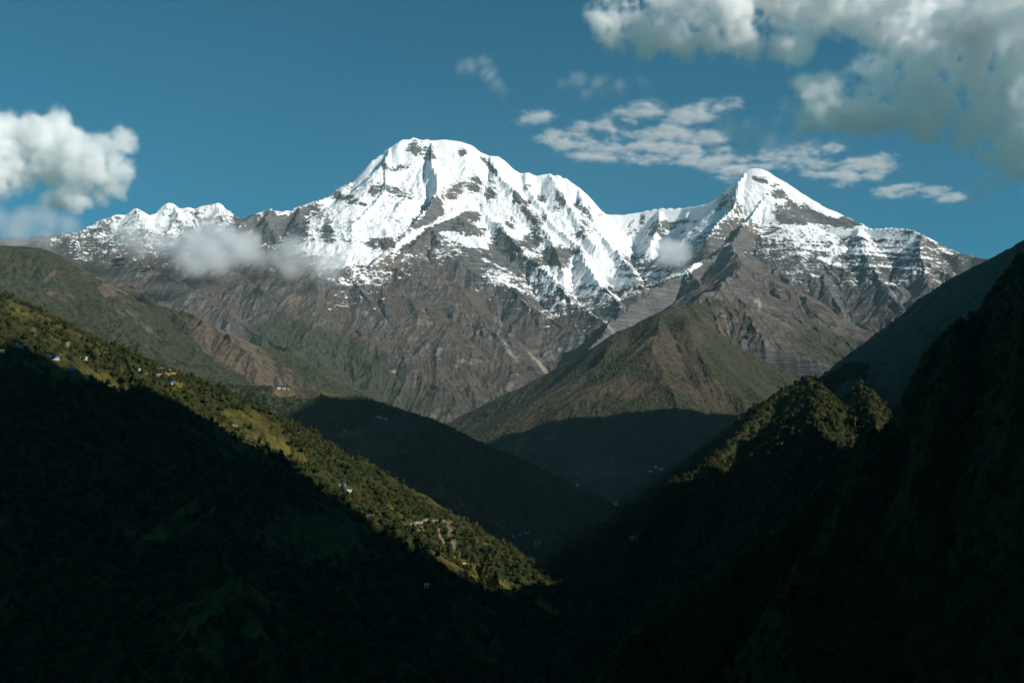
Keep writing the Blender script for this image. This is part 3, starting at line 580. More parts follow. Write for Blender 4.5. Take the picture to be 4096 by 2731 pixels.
SRC = [bpy.data.objects.new('crown_source', t[0]) for t in TREES]        # only read by the forest nodes

def tree_spots(g, spacing, seed, pr, thresh=.5, keep=1.0):
    rg = np.random.default_rng(seed)
    x0, x1, y0, y1 = g.X.min(), g.X.max(), g.Y.min(), g.Y.max()
    nx, ny = int((x1 - x0) / spacing), int((y1 - y0) / spacing)
    gx, gy = np.meshgrid(np.arange(nx), np.arange(ny))
    x = (x0 + (gx + rg.random(gx.shape)) * spacing).ravel(); y = (y0 + (gy + rg.random(gy.shape)) * spacing).ravel()
    th = np.arctan2(x, y); r = np.hypot(x, y)
    m = (th > g.th0) & (th < g.th1) & (r > g.r[0] * 1.01) & (r < g.r[-1] * .99); x, y, th, r = x[m], y[m], th[m], r[m]
    z = g.sample(th, r, g.base); v = g.sample(th, r, g.veg)
    tan = g.base / g.r[:, None]; hor = np.maximum.accumulate(tan, axis=0)
    hz = g.sample(th, r * .985, hor)
    px, py = pix(x, y, z)
    m = (z > g.floor + 30) & (v > thresh * (.6 + .8 * rg.random(v.shape))) & ((z + 16) / r > hz) & (px > pr[0]) & (px < pr[1]) & (py < 2790) & (rg.random(v.shape) < keep)
    return np.stack([x[m], y[m], z[m]], 1)
def forest(name, label, P, seed, smin, smax):
    rg = np.random.default_rng(seed)
    me = bpy.data.meshes.new(name); me.vertices.add(len(P)); me.vertices.foreach_set('co', P.astype(f32).ravel())
    for k, v in (('size', smin + (smax - smin) * rg.random(len(P)) ** 1.5), ('turn', rg.random(len(P)) * 6.283), ('kind', np.floor(rg.random(len(P)) * 3.999))):
        me.attributes.new(k, 'FLOAT', 'POINT').data.foreach_set('value', v.astype(f32))
    t = bpy.data.node_groups.new(name, 'GeometryNodeTree')
    t.interface.new_socket('Geometry', in_out='INPUT', socket_type='NodeSocketGeometry'); t.interface.new_socket('Geometry', in_out='OUTPUT', socket_type='NodeSocketGeometry')
    N, L = t.nodes, t.links; gi, go = N.new('NodeGroupInput'), N.new('NodeGroupOutput'); jo = N.new('GeometryNodeJoinGeometry')
    def at(k):
        n = N.new('GeometryNodeInputNamedAttribute'); n.data_type = 'FLOAT'; n.inputs['Name'].default_value = k; return n.outputs[0]
    cx = N.new('ShaderNodeCombineXYZ'); L.new(at('turn'), cx.inputs[2]); sz = at('size'); kd = at('kind')
    er = N.new('FunctionNodeEulerToRotation'); L.new(cx.outputs[0], er.inputs[0])
    for i, so in enumerate(SRC):
        oi = N.new('GeometryNodeObjectInfo'); oi.transform_space = 'ORIGINAL'; oi.inputs['Object'].default_value = so; oi.inputs['As Instance'].default_value = True
        cp = N.new('FunctionNodeCompare'); cp.data_type = 'FLOAT'; cp.operation = 'EQUAL'; L.new(kd, cp.inputs[0]); cp.inputs[1].default_value = float(i); cp.inputs['Epsilon'].default_value = .1
        ip = N.new('GeometryNodeInstanceOnPoints'); L.new(gi.outputs[0], ip.inputs['Points']); L.new(cp.outputs[0], ip.inputs['Selection']); L.new(oi.outputs['Geometry'], ip.inputs['Instance'])
        L.new(er.outputs[0], ip.inputs['Rotation']); L.new(sz, ip.inputs['Scale']); L.new(ip.outputs[0], jo.inputs[0])
    L.new(jo.outputs[0], go.inputs[0])
    o = bpy.data.objects.new(name, me); C.objects.link(o); o.modifiers.new('trees', 'NODES').node_group = t
    o['kind'] = 'stuff'; o['label'] = label
    return o
forests = []
for g_, sp_, sd_, pr_, nm_, lb_, a_, b_, kp_ in (
        (GL1, 11.0, 1, (-60, 2560), 'hillside_forest', 'dense broadleaf forest covering the near hillside on the left', .4, 1.35, .9),
        (GR2, 9.5, 2, (2250, 3800), 'spur_forest', 'dense broadleaf forest on the spur to the right', .7, 1.3, .95),
        (GR3, 9.5, 3, (2380, 4150), 'shaded_forest', 'dark forest on the nearest slope at the right', .6, 1.1, .9),
        (GM3, 13.0, 5, (900, 2700), 'ridge_forest', 'dark forest on the ridge below the village', .6, 1.05, .85)):
    P = tree_spots(g_, sp_, sd_, pr_, keep=kp_); print(nm_, len(P)); forests.append([nm_, lb_, P, a_, b_, sd_])

def part(name, me, parent, loc=(0, 0, 0)):
    o = bpy.data.objects.new(name, me); C.objects.link(o); o.parent = parent; o.location = loc; return o
def thing(name, label, cat, loc, rz=0.0, group=None):
    o = bpy.data.objects.new(name, None); C.objects.link(o); o.location = loc; o.rotation_euler = (0, 0, rz); o['label'] = label; o['category'] = cat
    if group: o['group'] = group
    return o
# the trees that show largest in the sunlight stand as single trees; the rest stay in the forests
def lit(P, dz=8):
    wk = P[:, 0] * WX + P[:, 1] * WY; hk = P[:, 2] + dz - TEL * (P[:, 0] * UX + P[:, 1] * UY)
    return hk > np.interp(wk, K_W, K_H) + 15
def pick(fi, n, box, blockers, label, group, seed):
    P = forests[fi][2]; px, py = pix(P[:, 0], P[:, 1], P[:, 2] + 8)
    ok = np.nonzero(lit(P) & (px > box[0]) & (px < box[1]) & (py > box[2]) & (py < box[3]))[0]
    ok = ok[np.argsort(np.hypot(P[ok, 0], P[ok, 1]))]
    took = []
    for i in ok:
        if len(took) >= n: break
        r = math.hypot(P[i, 0], P[i, 1]); hid = False
        for gb in blockers:
            h = gb.hit(px[i], py[i])
            if h is not None and math.hypot(h[0], h[1]) < r - 25: hid = True; break
        if not hid: took.append(i)
    rg = random.Random(seed); sc0, sc1 = forests[fi][3], forests[fi][4]
    for i in took:
        k = rg.randrange(4); q = sc0 + (sc1 - sc0) * rg.random() ** 1.2
        t = thing('broadleaf_tree', label, 'tree', tuple(P[i]), rg.random() * 6.28, group); t.scale = (q, q, q)
        part('crown', TREES[k][0], t); part('trunk', TREES[k][1], t)
    forests[fi][2] = np.delete(P, took, 0)
    print(group, len(took))
pick(1, 150, (2700, 3560, 1450, 1980), (GR3, GR2), 'sunlit broadleaf tree on the steep spur face at the right', 'sunlit trees on the right hand spur', 5)
pick(0, 150, (560, 2300, 1420, 2600), (GL1,), 'sunlit broadleaf tree along the bright crest of the near left hillside', 'sunlit trees along the left hillside crest', 6)
for nm_, lb_, P, a_, b_, sd_ in forests: forest(nm_, lb_, P, 50 + sd_, a_, b_)


# ------------------------------------------------------------------ houses, the mast, the bare sapling
def flat(name, col, rough=.7, n=.3):
    m = M(name); k = m.noise(.6, 4)
    m.b.inputs['Roughness'].default_value = rough
    return m.color(m.mix(m.ramp(k, .35, .7, 0, n), col, tuple(c * .45 for c in col)))
WALL_W, WALL_S, WALL_C, WALL_P = flat('white_plaster', (.55, .53, .50)), flat('stone_wall', (.34, .30, .26)), flat('bare_concrete', (.42, .42, .42)), flat('pink_plaster', (.66, .50, .44))
ROOF_B, ROOF_T, ROOF_S, ROOF_W, ROOF_R = flat('blue_metal_roof', (.06, .20, .50), .4), flat('grey_metal_roof', (.50, .52, .54), .4), flat('slate_roof', (.17, .17, .18)), flat('white_metal_roof', (.58, .58, .56), .4), flat('red_metal_roof', (.42, .10, .06), .5)
DARK = flat('dark_opening', (.03, .03, .035), .3); WOOD = flat('brown_wood', (.16, .09, .05)); STEEL = flat('white_painted_steel', (.72, .72, .70), .4)
def boxes(name, lst, mat):
    bm = bmesh.new()
    for x0, x1, y0, y1, z0, z1 in lst:
        v = [bm.verts.new((x, y, z)) for z in (z0, z1) for y in (y0, y1) for x in (x0, x1)]
        for f in ((0, 2, 3, 1), (4, 5, 7, 6), (0, 1, 5, 4), (1, 3, 7, 5), (3, 2, 6, 7), (2, 0, 4, 6)): bm.faces.new([v[i] for i in f])
    me = bpy.data.meshes.new(name); bm.to_mesh(me); bm.free(); me.materials.append(mat); return me
def gable(w, d, h, rise, mat):
    bm = bmesh.new(); x, y = w / 2, d / 2
    A = [bm.verts.new(q) for q in ((-x, -y, -4), (-x, y, -4), (-x, y, h), (-x, 0, h + rise), (-x, -y, h))]
    B = [bm.verts.new(q) for q in ((x, -y, -4), (x, y, -4), (x, y, h), (x, 0, h + rise), (x, -y, h))]
    bm.faces.new(A[::-1]); bm.faces.new(B)
    for i in range(5): bm.faces.new((A[i], A[(i + 1) % 5], B[(i + 1) % 5], B[i]))
    me = bpy.data.meshes.new('wall'); bm.to_mesh(me); bm.free(); me.materials.append(mat); return me
def roof(w, d, h, rise, mat, t=.22, over=.9):
    bm = bmesh.new(); x, y = w / 2 + over, d / 2 + over; dr = over * rise / (d / 2)
    prof = [(-y, h - dr + .05), (0, h + rise + .05), (y, h - dr + .05), (y, h - dr + .05 + t), (0, h + rise + .05 + t), (-y, h - dr + .05 + t)]
    A = [bm.verts.new((-x, a, b)) for a, b in prof]; B = [bm.verts.new((x, a, b)) for a, b in prof]
    for q in ((0, 1, 4, 5), (1, 2, 3, 4)):
        bm.faces.new([A[i] for i in q]); bm.faces.new([B[i] for i in q[::-1]])
    for i in range(6): bm.faces.new((A[i], B[i], B[(i + 1) % 6], A[(i + 1) % 6]))
    me = bpy.data.meshes.new('roof'); bm.to_mesh(me); bm.free(); me.materials.append(mat); return me
def house(g, px, py, w, d, h, wm, rm, label, group=None, turn=0.0, rise=None, name='house', cat='house', win=True, lift=.4):
    p = g.hit(px, py)
    if p is None: print('NO HIT', px, py); return
    th = math.atan2(p[0], p[1]); r = math.hypot(p[0], p[1]) - d * .3
    z = float(g.sample(np.array([th]), np.array([r]), g.base)[0]) + lift
    rise = d * .28 if rise is None else rise
    t = thing(name, label, cat, (r * math.sin(th), r * math.cos(th), max(z, p[2] - h * .6)), -th + turn, group)
    wl_ = part('wall', gable(w, d, h, rise, wm), t); part('roof', roof(w, d, h, rise, rm), t)
    if win:
        n = max(2, int(w / 3.2)); fl = max(1, int(h / 2.9))
        for f in range(fl):
            for i in range(n):
                x = -w / 2 + (i + .5) * w / n; y = -d / 2; z0 = f * 2.9
                if f == 0 and i == n // 2: part('door', boxes('door', [(x - .5, x + .5, y - .06, y + .02, 0, 2.05)], WOOD), t)
                else: part('window', boxes('window', [(x - .55, x + .55, y - .06, y + .02, z0 + .95, z0 + 2.1)], DARK), t)
    return t
V = 'village houses on the ridge'
H = [
 (GL1, 82, 1387, 19, 9, 6.2, WALL_P, ROOF_W, 'long pale two storey lodge on the dim hillside near the left edge', None, .1),
 (GL1, 50, 1380, 12, 6, 3, WALL_S, ROOF_S, 'low dim stone house just left of the long pale lodge', None, .1),
 (GL1, 6, 1404, 9, 6, 3, WALL_W, ROOF_T, 'small white house cut by the left edge, below the long pale lodge', None, -.2),
 (GL1, 218, 1431, 18, 7, 3, WALL_W, ROOF_B, 'long house with a blue metal roof on the dim left terraces', None, .15),
 (GL1, 335, 1433, 14, 6, 3, WALL_W, ROOF_W, 'long house with a white roof in the trees right of the blue roofed one', None, .05),
 (GL1, 289, 1476, 10, 6, 2.8, WALL_S, ROOF_B, 'small stone house with a blue roof alone on the brown terraces', None, .2),
 (GL1, 340, 1506, 12, 6, 3, WALL_W, ROOF_S, 'white house with a grey slate roof below the small blue roofed one', None, 0),
 (GL1, 553, 1481, 8, 7, 4.5, WALL_W, ROOF_W, 'bright white house on the sunlit hillside at the left end of the pale track', None, .1),
 (GL1, 570, 1488, 6, 5, 2.8, WALL_S, ROOF_T, 'small stone hut with a tin roof right beside the bright white house', None, .3),
 (GL1, 652, 1476, 9, 6, 3.2, WALL_W, ROOF_T, 'white house with a tin roof above the pale track in the trees', None, .2),
 (GL1, 677, 1482, 6, 5, 2.8, WALL_W, ROOF_W, 'tiny white hut above the pale track, right of the tin roofed house', None, 0),
 (GL1, 733, 1493, 9, 6, 2.8, WALL_W, ROOF_B, 'small house with a light blue roof at the right end of the pale track', None, 0),
 (GL1, 692, 1533, 9, 5, 2.8, WALL_W, ROOF_B, 'small house with a blue roof just below the pale track', None, .1),
 (GL1, 1368, 1941, 14, 8, 4.5, WALL_W, ROOF_B, 'white house with a bright blue roof at the lower end of the sunlit crest', None, .2),
 (GL1, 1396, 1964, 9, 6, 3, WALL_W, ROOF_T, 'white house with a tin roof just below the bright blue roofed one', None, .5),
 (GL1, 1857, 2257, 4, 4, 3, WALL_W, ROOF_W, 'tiny white hut on the golden field at lower centre', None, 0),
 (GL1, 1664, 2335, 9, 5, 3, WALL_W, ROOF_W, 'dim white house in the shade left of the golden field', None, 0),
 (GL1, 1706, 2338, 7, 5, 3, WALL_W, ROOF_T, 'dim white house with a tin roof, right of its white roofed neighbour in the shade', None, .2),
 (GM3, 1044, 1541, 10, 7, 3.5, WALL_W, ROOF_W, 'white house standing alone left of the village on the ridge', V, 0),
 (GM3, 1096, 1550, 16, 8, 4, WALL_S, ROOF_B, 'stone house with a dark blue roof at the left end of the village row', V, 0),
 (GM3, 1116, 1552, 14, 8, 3.6, WALL_W, ROOF_T, 'white house with a tin roof, second from the left in the village row', V, .1),
 (GM3, 1136, 1554, 14, 8, 3.4, WALL_S, ROOF_T, 'stone house with a tin roof, third from the left in the village row', V, 0),
 (GM3, 1154, 1556, 9, 7, 3.4, WALL_W, ROOF_S, 'small white slate roofed house closing the left village row', V, -.1),
 (GM3, 1285, 1559, 12, 8, 3.6, WALL_W, ROOF_T, 'white house with a tin roof left of the big white lodge on the ridge', V, 0),
 (GM3, 1301, 1558, 16, 8, 4.2, WALL_W, ROOF_B, 'long white house with a blue roof touching the big white lodge on the ridge', V, 0),
 (GM3, 1323, 1557, 15, 10, 6.5, WALL_W, ROOF_W, 'big bright white lodge in the middle of the ridge village', V, .1),
 (GM3, 1378, 1573, 14, 8, 4, WALL_W, ROOF_B, 'house with a pale blue roof at the start of the right village row', V, 0),
 (GM3, 1393, 1574, 12, 8, 5.5, WALL_W, ROOF_W, 'tall white house in the middle of the right village row', V, .1),
 (GM3, 1406, 1578, 10, 8, 4, WALL_P, ROOF_T, 'pinkish house below the tall white one in the right village row', V, 0),
 (GM3, 1430, 1580, 12, 8, 3.6, WALL_W, ROOF_R, 'white house with a red roof near the end of the ridge village', V, 0),
 (GM3, 1441, 1581, 8, 7, 3.6, WALL_W, ROOF_W, 'last small white house at the right end of the ridge village', V, .1),
 (GM3, 1497, 1673, 12, 7, 3.6, WALL_W, ROOF_T, 'leftmost dim house of the shaded hamlet below the ridge', None, 0),
 (GM3, 1511, 1668, 14, 7, 3.6, WALL_W, ROOF_W, 'dim long white house at the top of the shaded hamlet', None, .1),
 (GM3, 1526, 1671, 10, 7, 3.6, WALL_S, ROOF_T, 'dim stone house in the middle of the shaded hamlet', None, 0),
 (GM3, 1543, 1680, 10, 9, 8, WALL_C, ROOF_T, 'tall grey house at the right end of the shaded hamlet', None, 0),
 (GM3, 1378, 1721, 7, 5, 3.2, WALL_W, ROOF_W, 'tiny white hut above the long yellow field on the shaded ridge', None, 0),
 (GM3, 1283, 1778, 7, 5, 3.2, WALL_W, ROOF_T, 'tiny pale hut far below the village in the shaded hollow', None, 0),
 (GM3, 2054, 2144, 8, 7, 4, WALL_W, ROOF_B, 'small white house with a blue roof left of the bare concrete block', None, 0),
 (GM3, 2112, 2129, 26, 5, 2.8, WALL_S, ROOF_B, 'long low shed with a bluish roof above the bare concrete block', None, 0),
 (GM3, 2082, 2138, 8, 6, 3, WALL_S, ROOF_T, 'small stone house between the white house and the long low shed', None, 0),
 (GM4, 2310, 1939, 14, 8, 4, WALL_W, ROOF_W, 'lone pale house deep in the shaded valley', None, 0),
 (GM4, 2600, 1885, 20, 9, 4, WALL_W, ROOF_T, 'left house of the dim hamlet low on the central hill', None, 0),
 (GM4, 2622, 1868, 18, 9, 4, WALL_W, ROOF_W, 'uppermost house of the dim hamlet low on the central hill', None, 0),
 (GM4, 2645, 1876, 22, 9, 4, WALL_S, ROOF_T, 'right house of the dim hamlet low on the central hill', None, 0),
]
for q in H: house(*q[:9], group=q[9], turn=q[10])
def concrete_block():
    p = GM3.hit(2150, 2176)
    if p is None: print('NO BLOCK'); return
    th = math.atan2(p[0], p[1]); r = math.hypot(p[0], p[1]) - 6
    z = float(GM3.sample(np.array([th]), np.array([r]), GM3.base)[0])
    t = thing('apartment_block', 'unfinished bare concrete block of open storeys standing in the dark valley', 'building', (r * math.sin(th), r * math.cos(th), z), -th + .15)
    w, d, n = 24.0, 12.0, 5
    part('back_wall', boxes('back_wall', [(-w / 2, w / 2, d / 2 - .3, d / 2, -3, n * 3.4), (-w / 2, -w / 2 + .3, -d / 2 + .5, d / 2 - .3, -3, n * 3.4), (w / 2 - .3, w / 2, -d / 2 + .5, d / 2 - .3, -3, n * 3.4)], WALL_C), t)
    for k in range(n + 1): part('floor_slab', boxes('floor_slab', [(-w / 2 - .6, w / 2 + .6, -d / 2 - .8, d / 2 + .3, k * 3.4 - .45, k * 3.4)], WALL_W), t)
    for k in range(n):
        for i in range(6):
            x = -w / 2 + i * w / 5; part('column', boxes('column', [(x - .45, x + .45, -d / 2, -d / 2 + .6, k * 3.4, k * 3.4 + 2.95)], WALL_W), t)
        for i in range(5):
            x = -w / 2 + (i + .5) * w / 5
            part('window', boxes('window', [(x - 1.3, x + 1.3, -d / 2 + .9, -d / 2 + 1.0, k * 3.4 + .02, k * 3.4 + 2.6)], DARK), t)
concrete_block()
def tube(bm, pts, rad, seg=6):
    prev = None
    for i, p in enumerate(pts):
        p = Vector(p); a = Vector(pts[max(i - 1, 0)]); b = Vector(pts[min(i + 1, len(pts) - 1)])
        d = (b - a).normalized(); u = d.orthogonal().normalized(); v = d.cross(u)
        r = rad[i] if isinstance(rad, (list, tuple)) else rad
        ring = [bm.verts.new(p + (u * math.cos(k * 6.2832 / seg) + v * math.sin(k * 6.2832 / seg)) * r) for k in range(seg)]
        if prev:
            q = min(range(seg), key=lambda o: (ring[o].co - prev[0].co).length)
            ring = ring[q:] + ring[:q]
            for k in range(seg): bm.faces.new((prev[k], prev[(k + 1) % seg], ring[(k + 1) % seg], ring[k]))
        prev = ring
def mesh_of(name, fn, mat):
    bm = bmesh.new(); fn(bm); bmesh.ops.recalc_face_normals(bm, faces=bm.faces); me = bpy.data.meshes.new(name); bm.to_mesh(me); bm.free(); me.materials.append(mat); return me
def mast():
    p = GM3.hit(1552, 1626) if GM3.hit(1552, 1626) is not None else GM3.hit(1552, 1632)
    if p is None: print('NO MAST'); return
    t = thing('radio_mast', 'thin white lattice radio mast on the dark ridge right of the village', 'mast', tuple(p), .3)
    def fr(bm):
        for a in range(3): tube(bm, [(1.6 * math.cos(a * 2.094), 1.6 * math.sin(a * 2.094), -2), (.5 * math.cos(a * 2.094), .5 * math.sin(a * 2.094), 24)], .22, 5)
        for k in range(9):
            z0, z1 = k * 2.6, (k + 1) * 2.6; q0, q1 = 1.5 - .11 * k, 1.5 - .11 * (k + 1)
            for a in range(3): tube(bm, [(q0 * math.cos(a * 2.094), q0 * math.sin(a * 2.094), z0), (q1 * math.cos(a * 2.094 + 2.094), q1 * math.sin(a * 2.094 + 2.094), z1)], .11, 4)
    part('lattice_frame', mesh_of('lattice_frame', fr, STEEL), t)
    for a in range(3):
        part('antenna_panel', boxes('antenna_panel', [(-.3, .3, -1.1, -.85, 20, 22.6)], STEEL), t).rotation_euler = (0, 0, a * 2.094)
mast()
TWIG = M('twig_bark'); TWIG = TWIG.color(TWIG.mix(TWIG.noise(60.0), (.018, .014, .011), (.05, .04, .032)))
def sapling():
    d0 = 9.0
    def Q(x, y, dd=0.0): return Vector(P3(x, y, d0 + dd))
    lines = [  # traced stems: thickness in millimetres at the start and the end
     ('stem', [(2008,2790,0),(2008,2731,0),(2006,2680,0),(2008,2630,0),(2020,2597,0),(2038,2569,.05),(2057,2535,.08),(2063,2492,.1),(2075,2452,.12),(2093,2400,.15),(2112,2351,.18)], 9, 1.6),
     ('stem', [(2112,2790,.3),(2109,2731,.3),(2097,2692,.3),(2089,2649,.28),(2097,2618,.28),(2100,2575,.25),(2097,2520,.25),(2098,2465,.22),(2100,2422,.2)], 8, 1.2),
     ('stem', [(1998,2790,-.2),(2002,2731,-.2),(2000,2660,-.15),(2006,2590,-.1),(2012,2500,-.05),(2017,2443,0),(2035,2413,0),(2052,2379,0),(2060,2342,.02),(2069,2314,.05),(2087,2268,.08)], 7, 1.5),
     ('branch', [(2100,2575,.25),(2106,2560,.24),(2113,2541,.22)], 3, 1.2),
     ('branch', [(2008,2650,0),(1989,2630,-.03),(1965,2600,-.06),(1940,2569,-.1)], 4, 1.2),
     ('branch', [(2010,2640,0),(2020,2635,.02),(2044,2615,.05),(2072,2590,.08)], 4, 1.2),
     ('branch', [(2014,2470,-.03),(2008,2452,-.02),(2004,2430,0)], 2.4, 1.0),
     ('branch', [(2004,2620,-.1),(1994,2585,-.1),(1986,2560,-.12)], 3, 1.0)]
    base = Q(2008, 2790); gz = -1.7 - .29 * d0
    t = thing('bare_sapling', 'bare leafless sapling with thin dark stems rising at the bottom edge', 'sapling', (base.x, base.y, gz))
    for nm, pts, a, b in lines:
        p = [Q(*q) for q in pts]
        if nm == 'stem': p = [Vector((base.x + (p[0].x - base.x) * .3, base.y + (p[0].y - base.y) * .3, gz - .2)), p[0].lerp(Vector((p[0].x, p[0].y, gz)), .5)] + p
        n = len(p); rad = [(a + (b - a) * (i / (n - 1))) / 1000 for i in range(n)]
        part(nm, mesh_of(nm, lambda bm: tube(bm, [q - t.location for q in p], rad, 6), TWIG), t)
sapling()

# ------------------------------------------------------------------ clouds
def cloud_material(name, dens, color=(1, 1, 1), aniso=0.0):
    m = bpy.data.materials.new(name); m.use_nodes = True; n = m.node_tree.nodes; n.clear()
    v = n.new('ShaderNodeVolumePrincipled'); u = n.new('ShaderNodeOutputMaterial'); m.node_tree.links.new(v.outputs[0], u.inputs['Volume'])
    v.inputs['Color'].default_value = (*color, 1); v.inputs['Density'].default_value = dens; v.inputs['Anisotropy'].default_value = aniso
    return m
def cloud_nodes(name, src, lo, hi, vox, r0, soft, amp, nsc, mat, stretch=(1, 1, 1), seed=0.0, fray=0.0, sheet=0.0):
    t = bpy.data.node_groups.new(name, 'GeometryNodeTree')
    t.interface.new_socket('Geometry', in_out='INPUT', socket_type='NodeSocketGeometry')
    t.interface.new_socket('Geometry', in_out='OUTPUT', socket_type='NodeSocketGeometry')
    N, L = t.nodes, t.links
    gi, go = N.new('NodeGroupInput'), N.new('NodeGroupOutput')
    px = N.new('GeometryNodeProximity'); px.target_element = 'POINTS'
    oi = N.new('GeometryNodeObjectInfo'); oi.transform_space = 'ORIGINAL'; oi.inputs['Object'].default_value = src
    L.new(oi.outputs['Geometry'], px.inputs[0])
    pos = N.new('GeometryNodeInputPosition')
    def noise(scale, det, off):
        vm = N.new('ShaderNodeVectorMath'); vm.operation = 'ADD'; L.new(pos.outputs[0], vm.inputs[0]); vm.inputs[1].default_value = (off, off * 2, off * 3)
        n = N.new('ShaderNodeTexNoise'); n.inputs['Scale'].default_value = scale; n.inputs['Detail'].default_value = det; n.inputs['Roughness'].default_value = .64
        sv = N.new('ShaderNodeVectorMath'); sv.operation = 'MULTIPLY'; L.new(vm.outputs[0], sv.inputs[0]); sv.inputs[1].default_value = stretch
        L.new(sv.outputs[0], n.inputs['Vector']); return n.outputs[0]
    def math_(op, a, b, c=None):
        n = N.new('ShaderNodeMath'); n.operation = op
        for i, v in zip(n.inputs, (a, b, c)):
            if v is None: continue
            if isinstance(v, (int, float)): i.default_value = v
            else: L.new(v, i)
        return n.outputs[0]
    nz = math_('SUBTRACT', noise(nsc, 8, 100.0 * seed), 0.5)
    d = math_('SUBTRACT', r0, px.outputs['Distance'])
    d = math_('MULTIPLY_ADD', nz, amp, d)
    mr = N.new('ShaderNodeMapRange'); mr.interpolation_type = 'SMOOTHSTEP'
    L.new(d, mr.inputs[0]); mr.inputs[1].default_value = 0; mr.inputs[2].default_value = soft
    dens = mr.outputs[0]
    if fray:
        f = N.new('ShaderNodeMapRange'); f.interpolation_type = 'SMOOTHSTEP'
        L.new(noise(nsc * 2.2, 4, 37.0 + seed), f.inputs[0]); f.inputs[1].default_value = .5 - .25 * fray; f.inputs[2].default_value = .5 + .15
        dens = math_('MULTIPLY', dens, f.outputs[0])
    if sheet:
        d0 = math_('SUBTRACT', r0, px.outputs['Distance'])
        mk = N.new('ShaderNodeMapRange'); L.new(d0, mk.inputs[0]); mk.inputs[1].default_value = 0; mk.inputs[2].default_value = soft
        big_ = math_('MULTIPLY', math_('SUBTRACT', noise(nsc * .22, 3, 11.0 + seed), .5), 1.1)
        cl = math_('ADD', math_('ADD', noise(nsc, 4, 53.0 * seed), big_), math_('MULTIPLY', math_('SUBTRACT', mk.outputs[0], .8), .5))
        f = N.new('ShaderNodeMapRange'); f.interpolation_type = 'SMOOTHSTEP'; L.new(cl, f.inputs[0]); f.inputs[1].default_value = .36; f.inputs[2].default_value = .76
        sx = N.new('ShaderNodeSeparateXYZ'); L.new(pos.outputs[0], sx.inputs[0])
        zf = math_('SUBTRACT', 1.0, math_('DIVIDE', math_('ABSOLUTE', sx.outputs[2], 0.0), sheet)); zf = math_('MAXIMUM', zf, 0.0)
        dens = math_('MULTIPLY', math_('MULTIPLY', f.outputs[0], zf), math_('MINIMUM', math_('MULTIPLY', mk.outputs[0], 2.5), 1.0))
        dens = math_('MAXIMUM', dens, 0.0)
    vc = N.new('GeometryNodeVolumeCube')
    L.new(dens, vc.inputs['Density']); vc.inputs['Min'].default_value = lo; vc.inputs['Max'].default_value = hi
    for ax, i in zip('XYZ', range(3)): vc.inputs['Resolution ' + ax].default_value = max(8, int((hi[i] - lo[i]) / vox))
    sm = N.new('GeometryNodeSetMaterial'); sm.inputs['Material'].default_value = mat
    L.new(vc.outputs[0], sm.inputs[0]); L.new(sm.outputs[0], go.inputs[0])
    return t
def cloud(name, label, puffs, r0, soft, amp, nsc, dens, vox, color=(1, 1, 1), kind=None, cat='cloud', group=None, seed=1, fray=0.0, npt=60, flat=1.0, aniso=0.0, stretch=(1, 1, 1), sheet=0.0):
    """puffs: (centre, radius) in metres; the cloud is the fog round points strewn through them"""
    rg = np.random.default_rng(seed); pts = []
    for c, r in puffs:
        n = max(4, int(npt * (r / max(p[1] for p in puffs)) ** 2)) if npt > 1 else 1
        v = rg.normal(size=(n, 3)); v /= np.linalg.norm(v, axis=1)[:, None]; v *= (rg.random((n, 1)) ** .45) * max(r - r0, 1); v[:, 2] *= flat
        pts.append(np.array(c)[None, :] + v)
    pts = np.concatenate(pts); pad = r0 + amp * .5
    org = pts.mean(0); pts = pts - org
    lo, hi = pts.min(0) - pad, pts.max(0) + pad
    if sheet: lo[2], hi[2] = -sheet, sheet
    me = bpy.data.meshes.new(name); me.from_pydata(pts.tolist(), [], []); me.update()
    src = bpy.data.objects.new(name + '_seeds', me)            # only read by the fog's nodes, not part of the scene
    vol = bpy.data.volumes.new(name)
    o = bpy.data.objects.new(name, vol); C.objects.link(o); o.location = org
    mat = cloud_material(name, dens, color, aniso); vol.materials.append(mat)
    md = o.modifiers.new('fog', 'NODES'); md.node_group = cloud_nodes(name, src, tuple(lo), tuple(hi), vox, r0, soft, amp, nsc, mat, stretch=stretch, seed=seed, fray=fray, sheet=sheet)
    o['label'] = label; o['category'] = cat
    if kind: o['kind'] = kind
    if group: o['group'] = group
    return o
def pf(lst, r, k=1.0, jit=0.0, seed=3):
    """puffs from places in view: (px, py, pixel radius) at range r"""
    rg = random.Random(seed); out = []
    for (x, y, pr) in lst:
        rr = r + rg.uniform(-1, 1) * jit
        out.append((P3(x, y, rr), pr * k * rr / FPX))
    return out

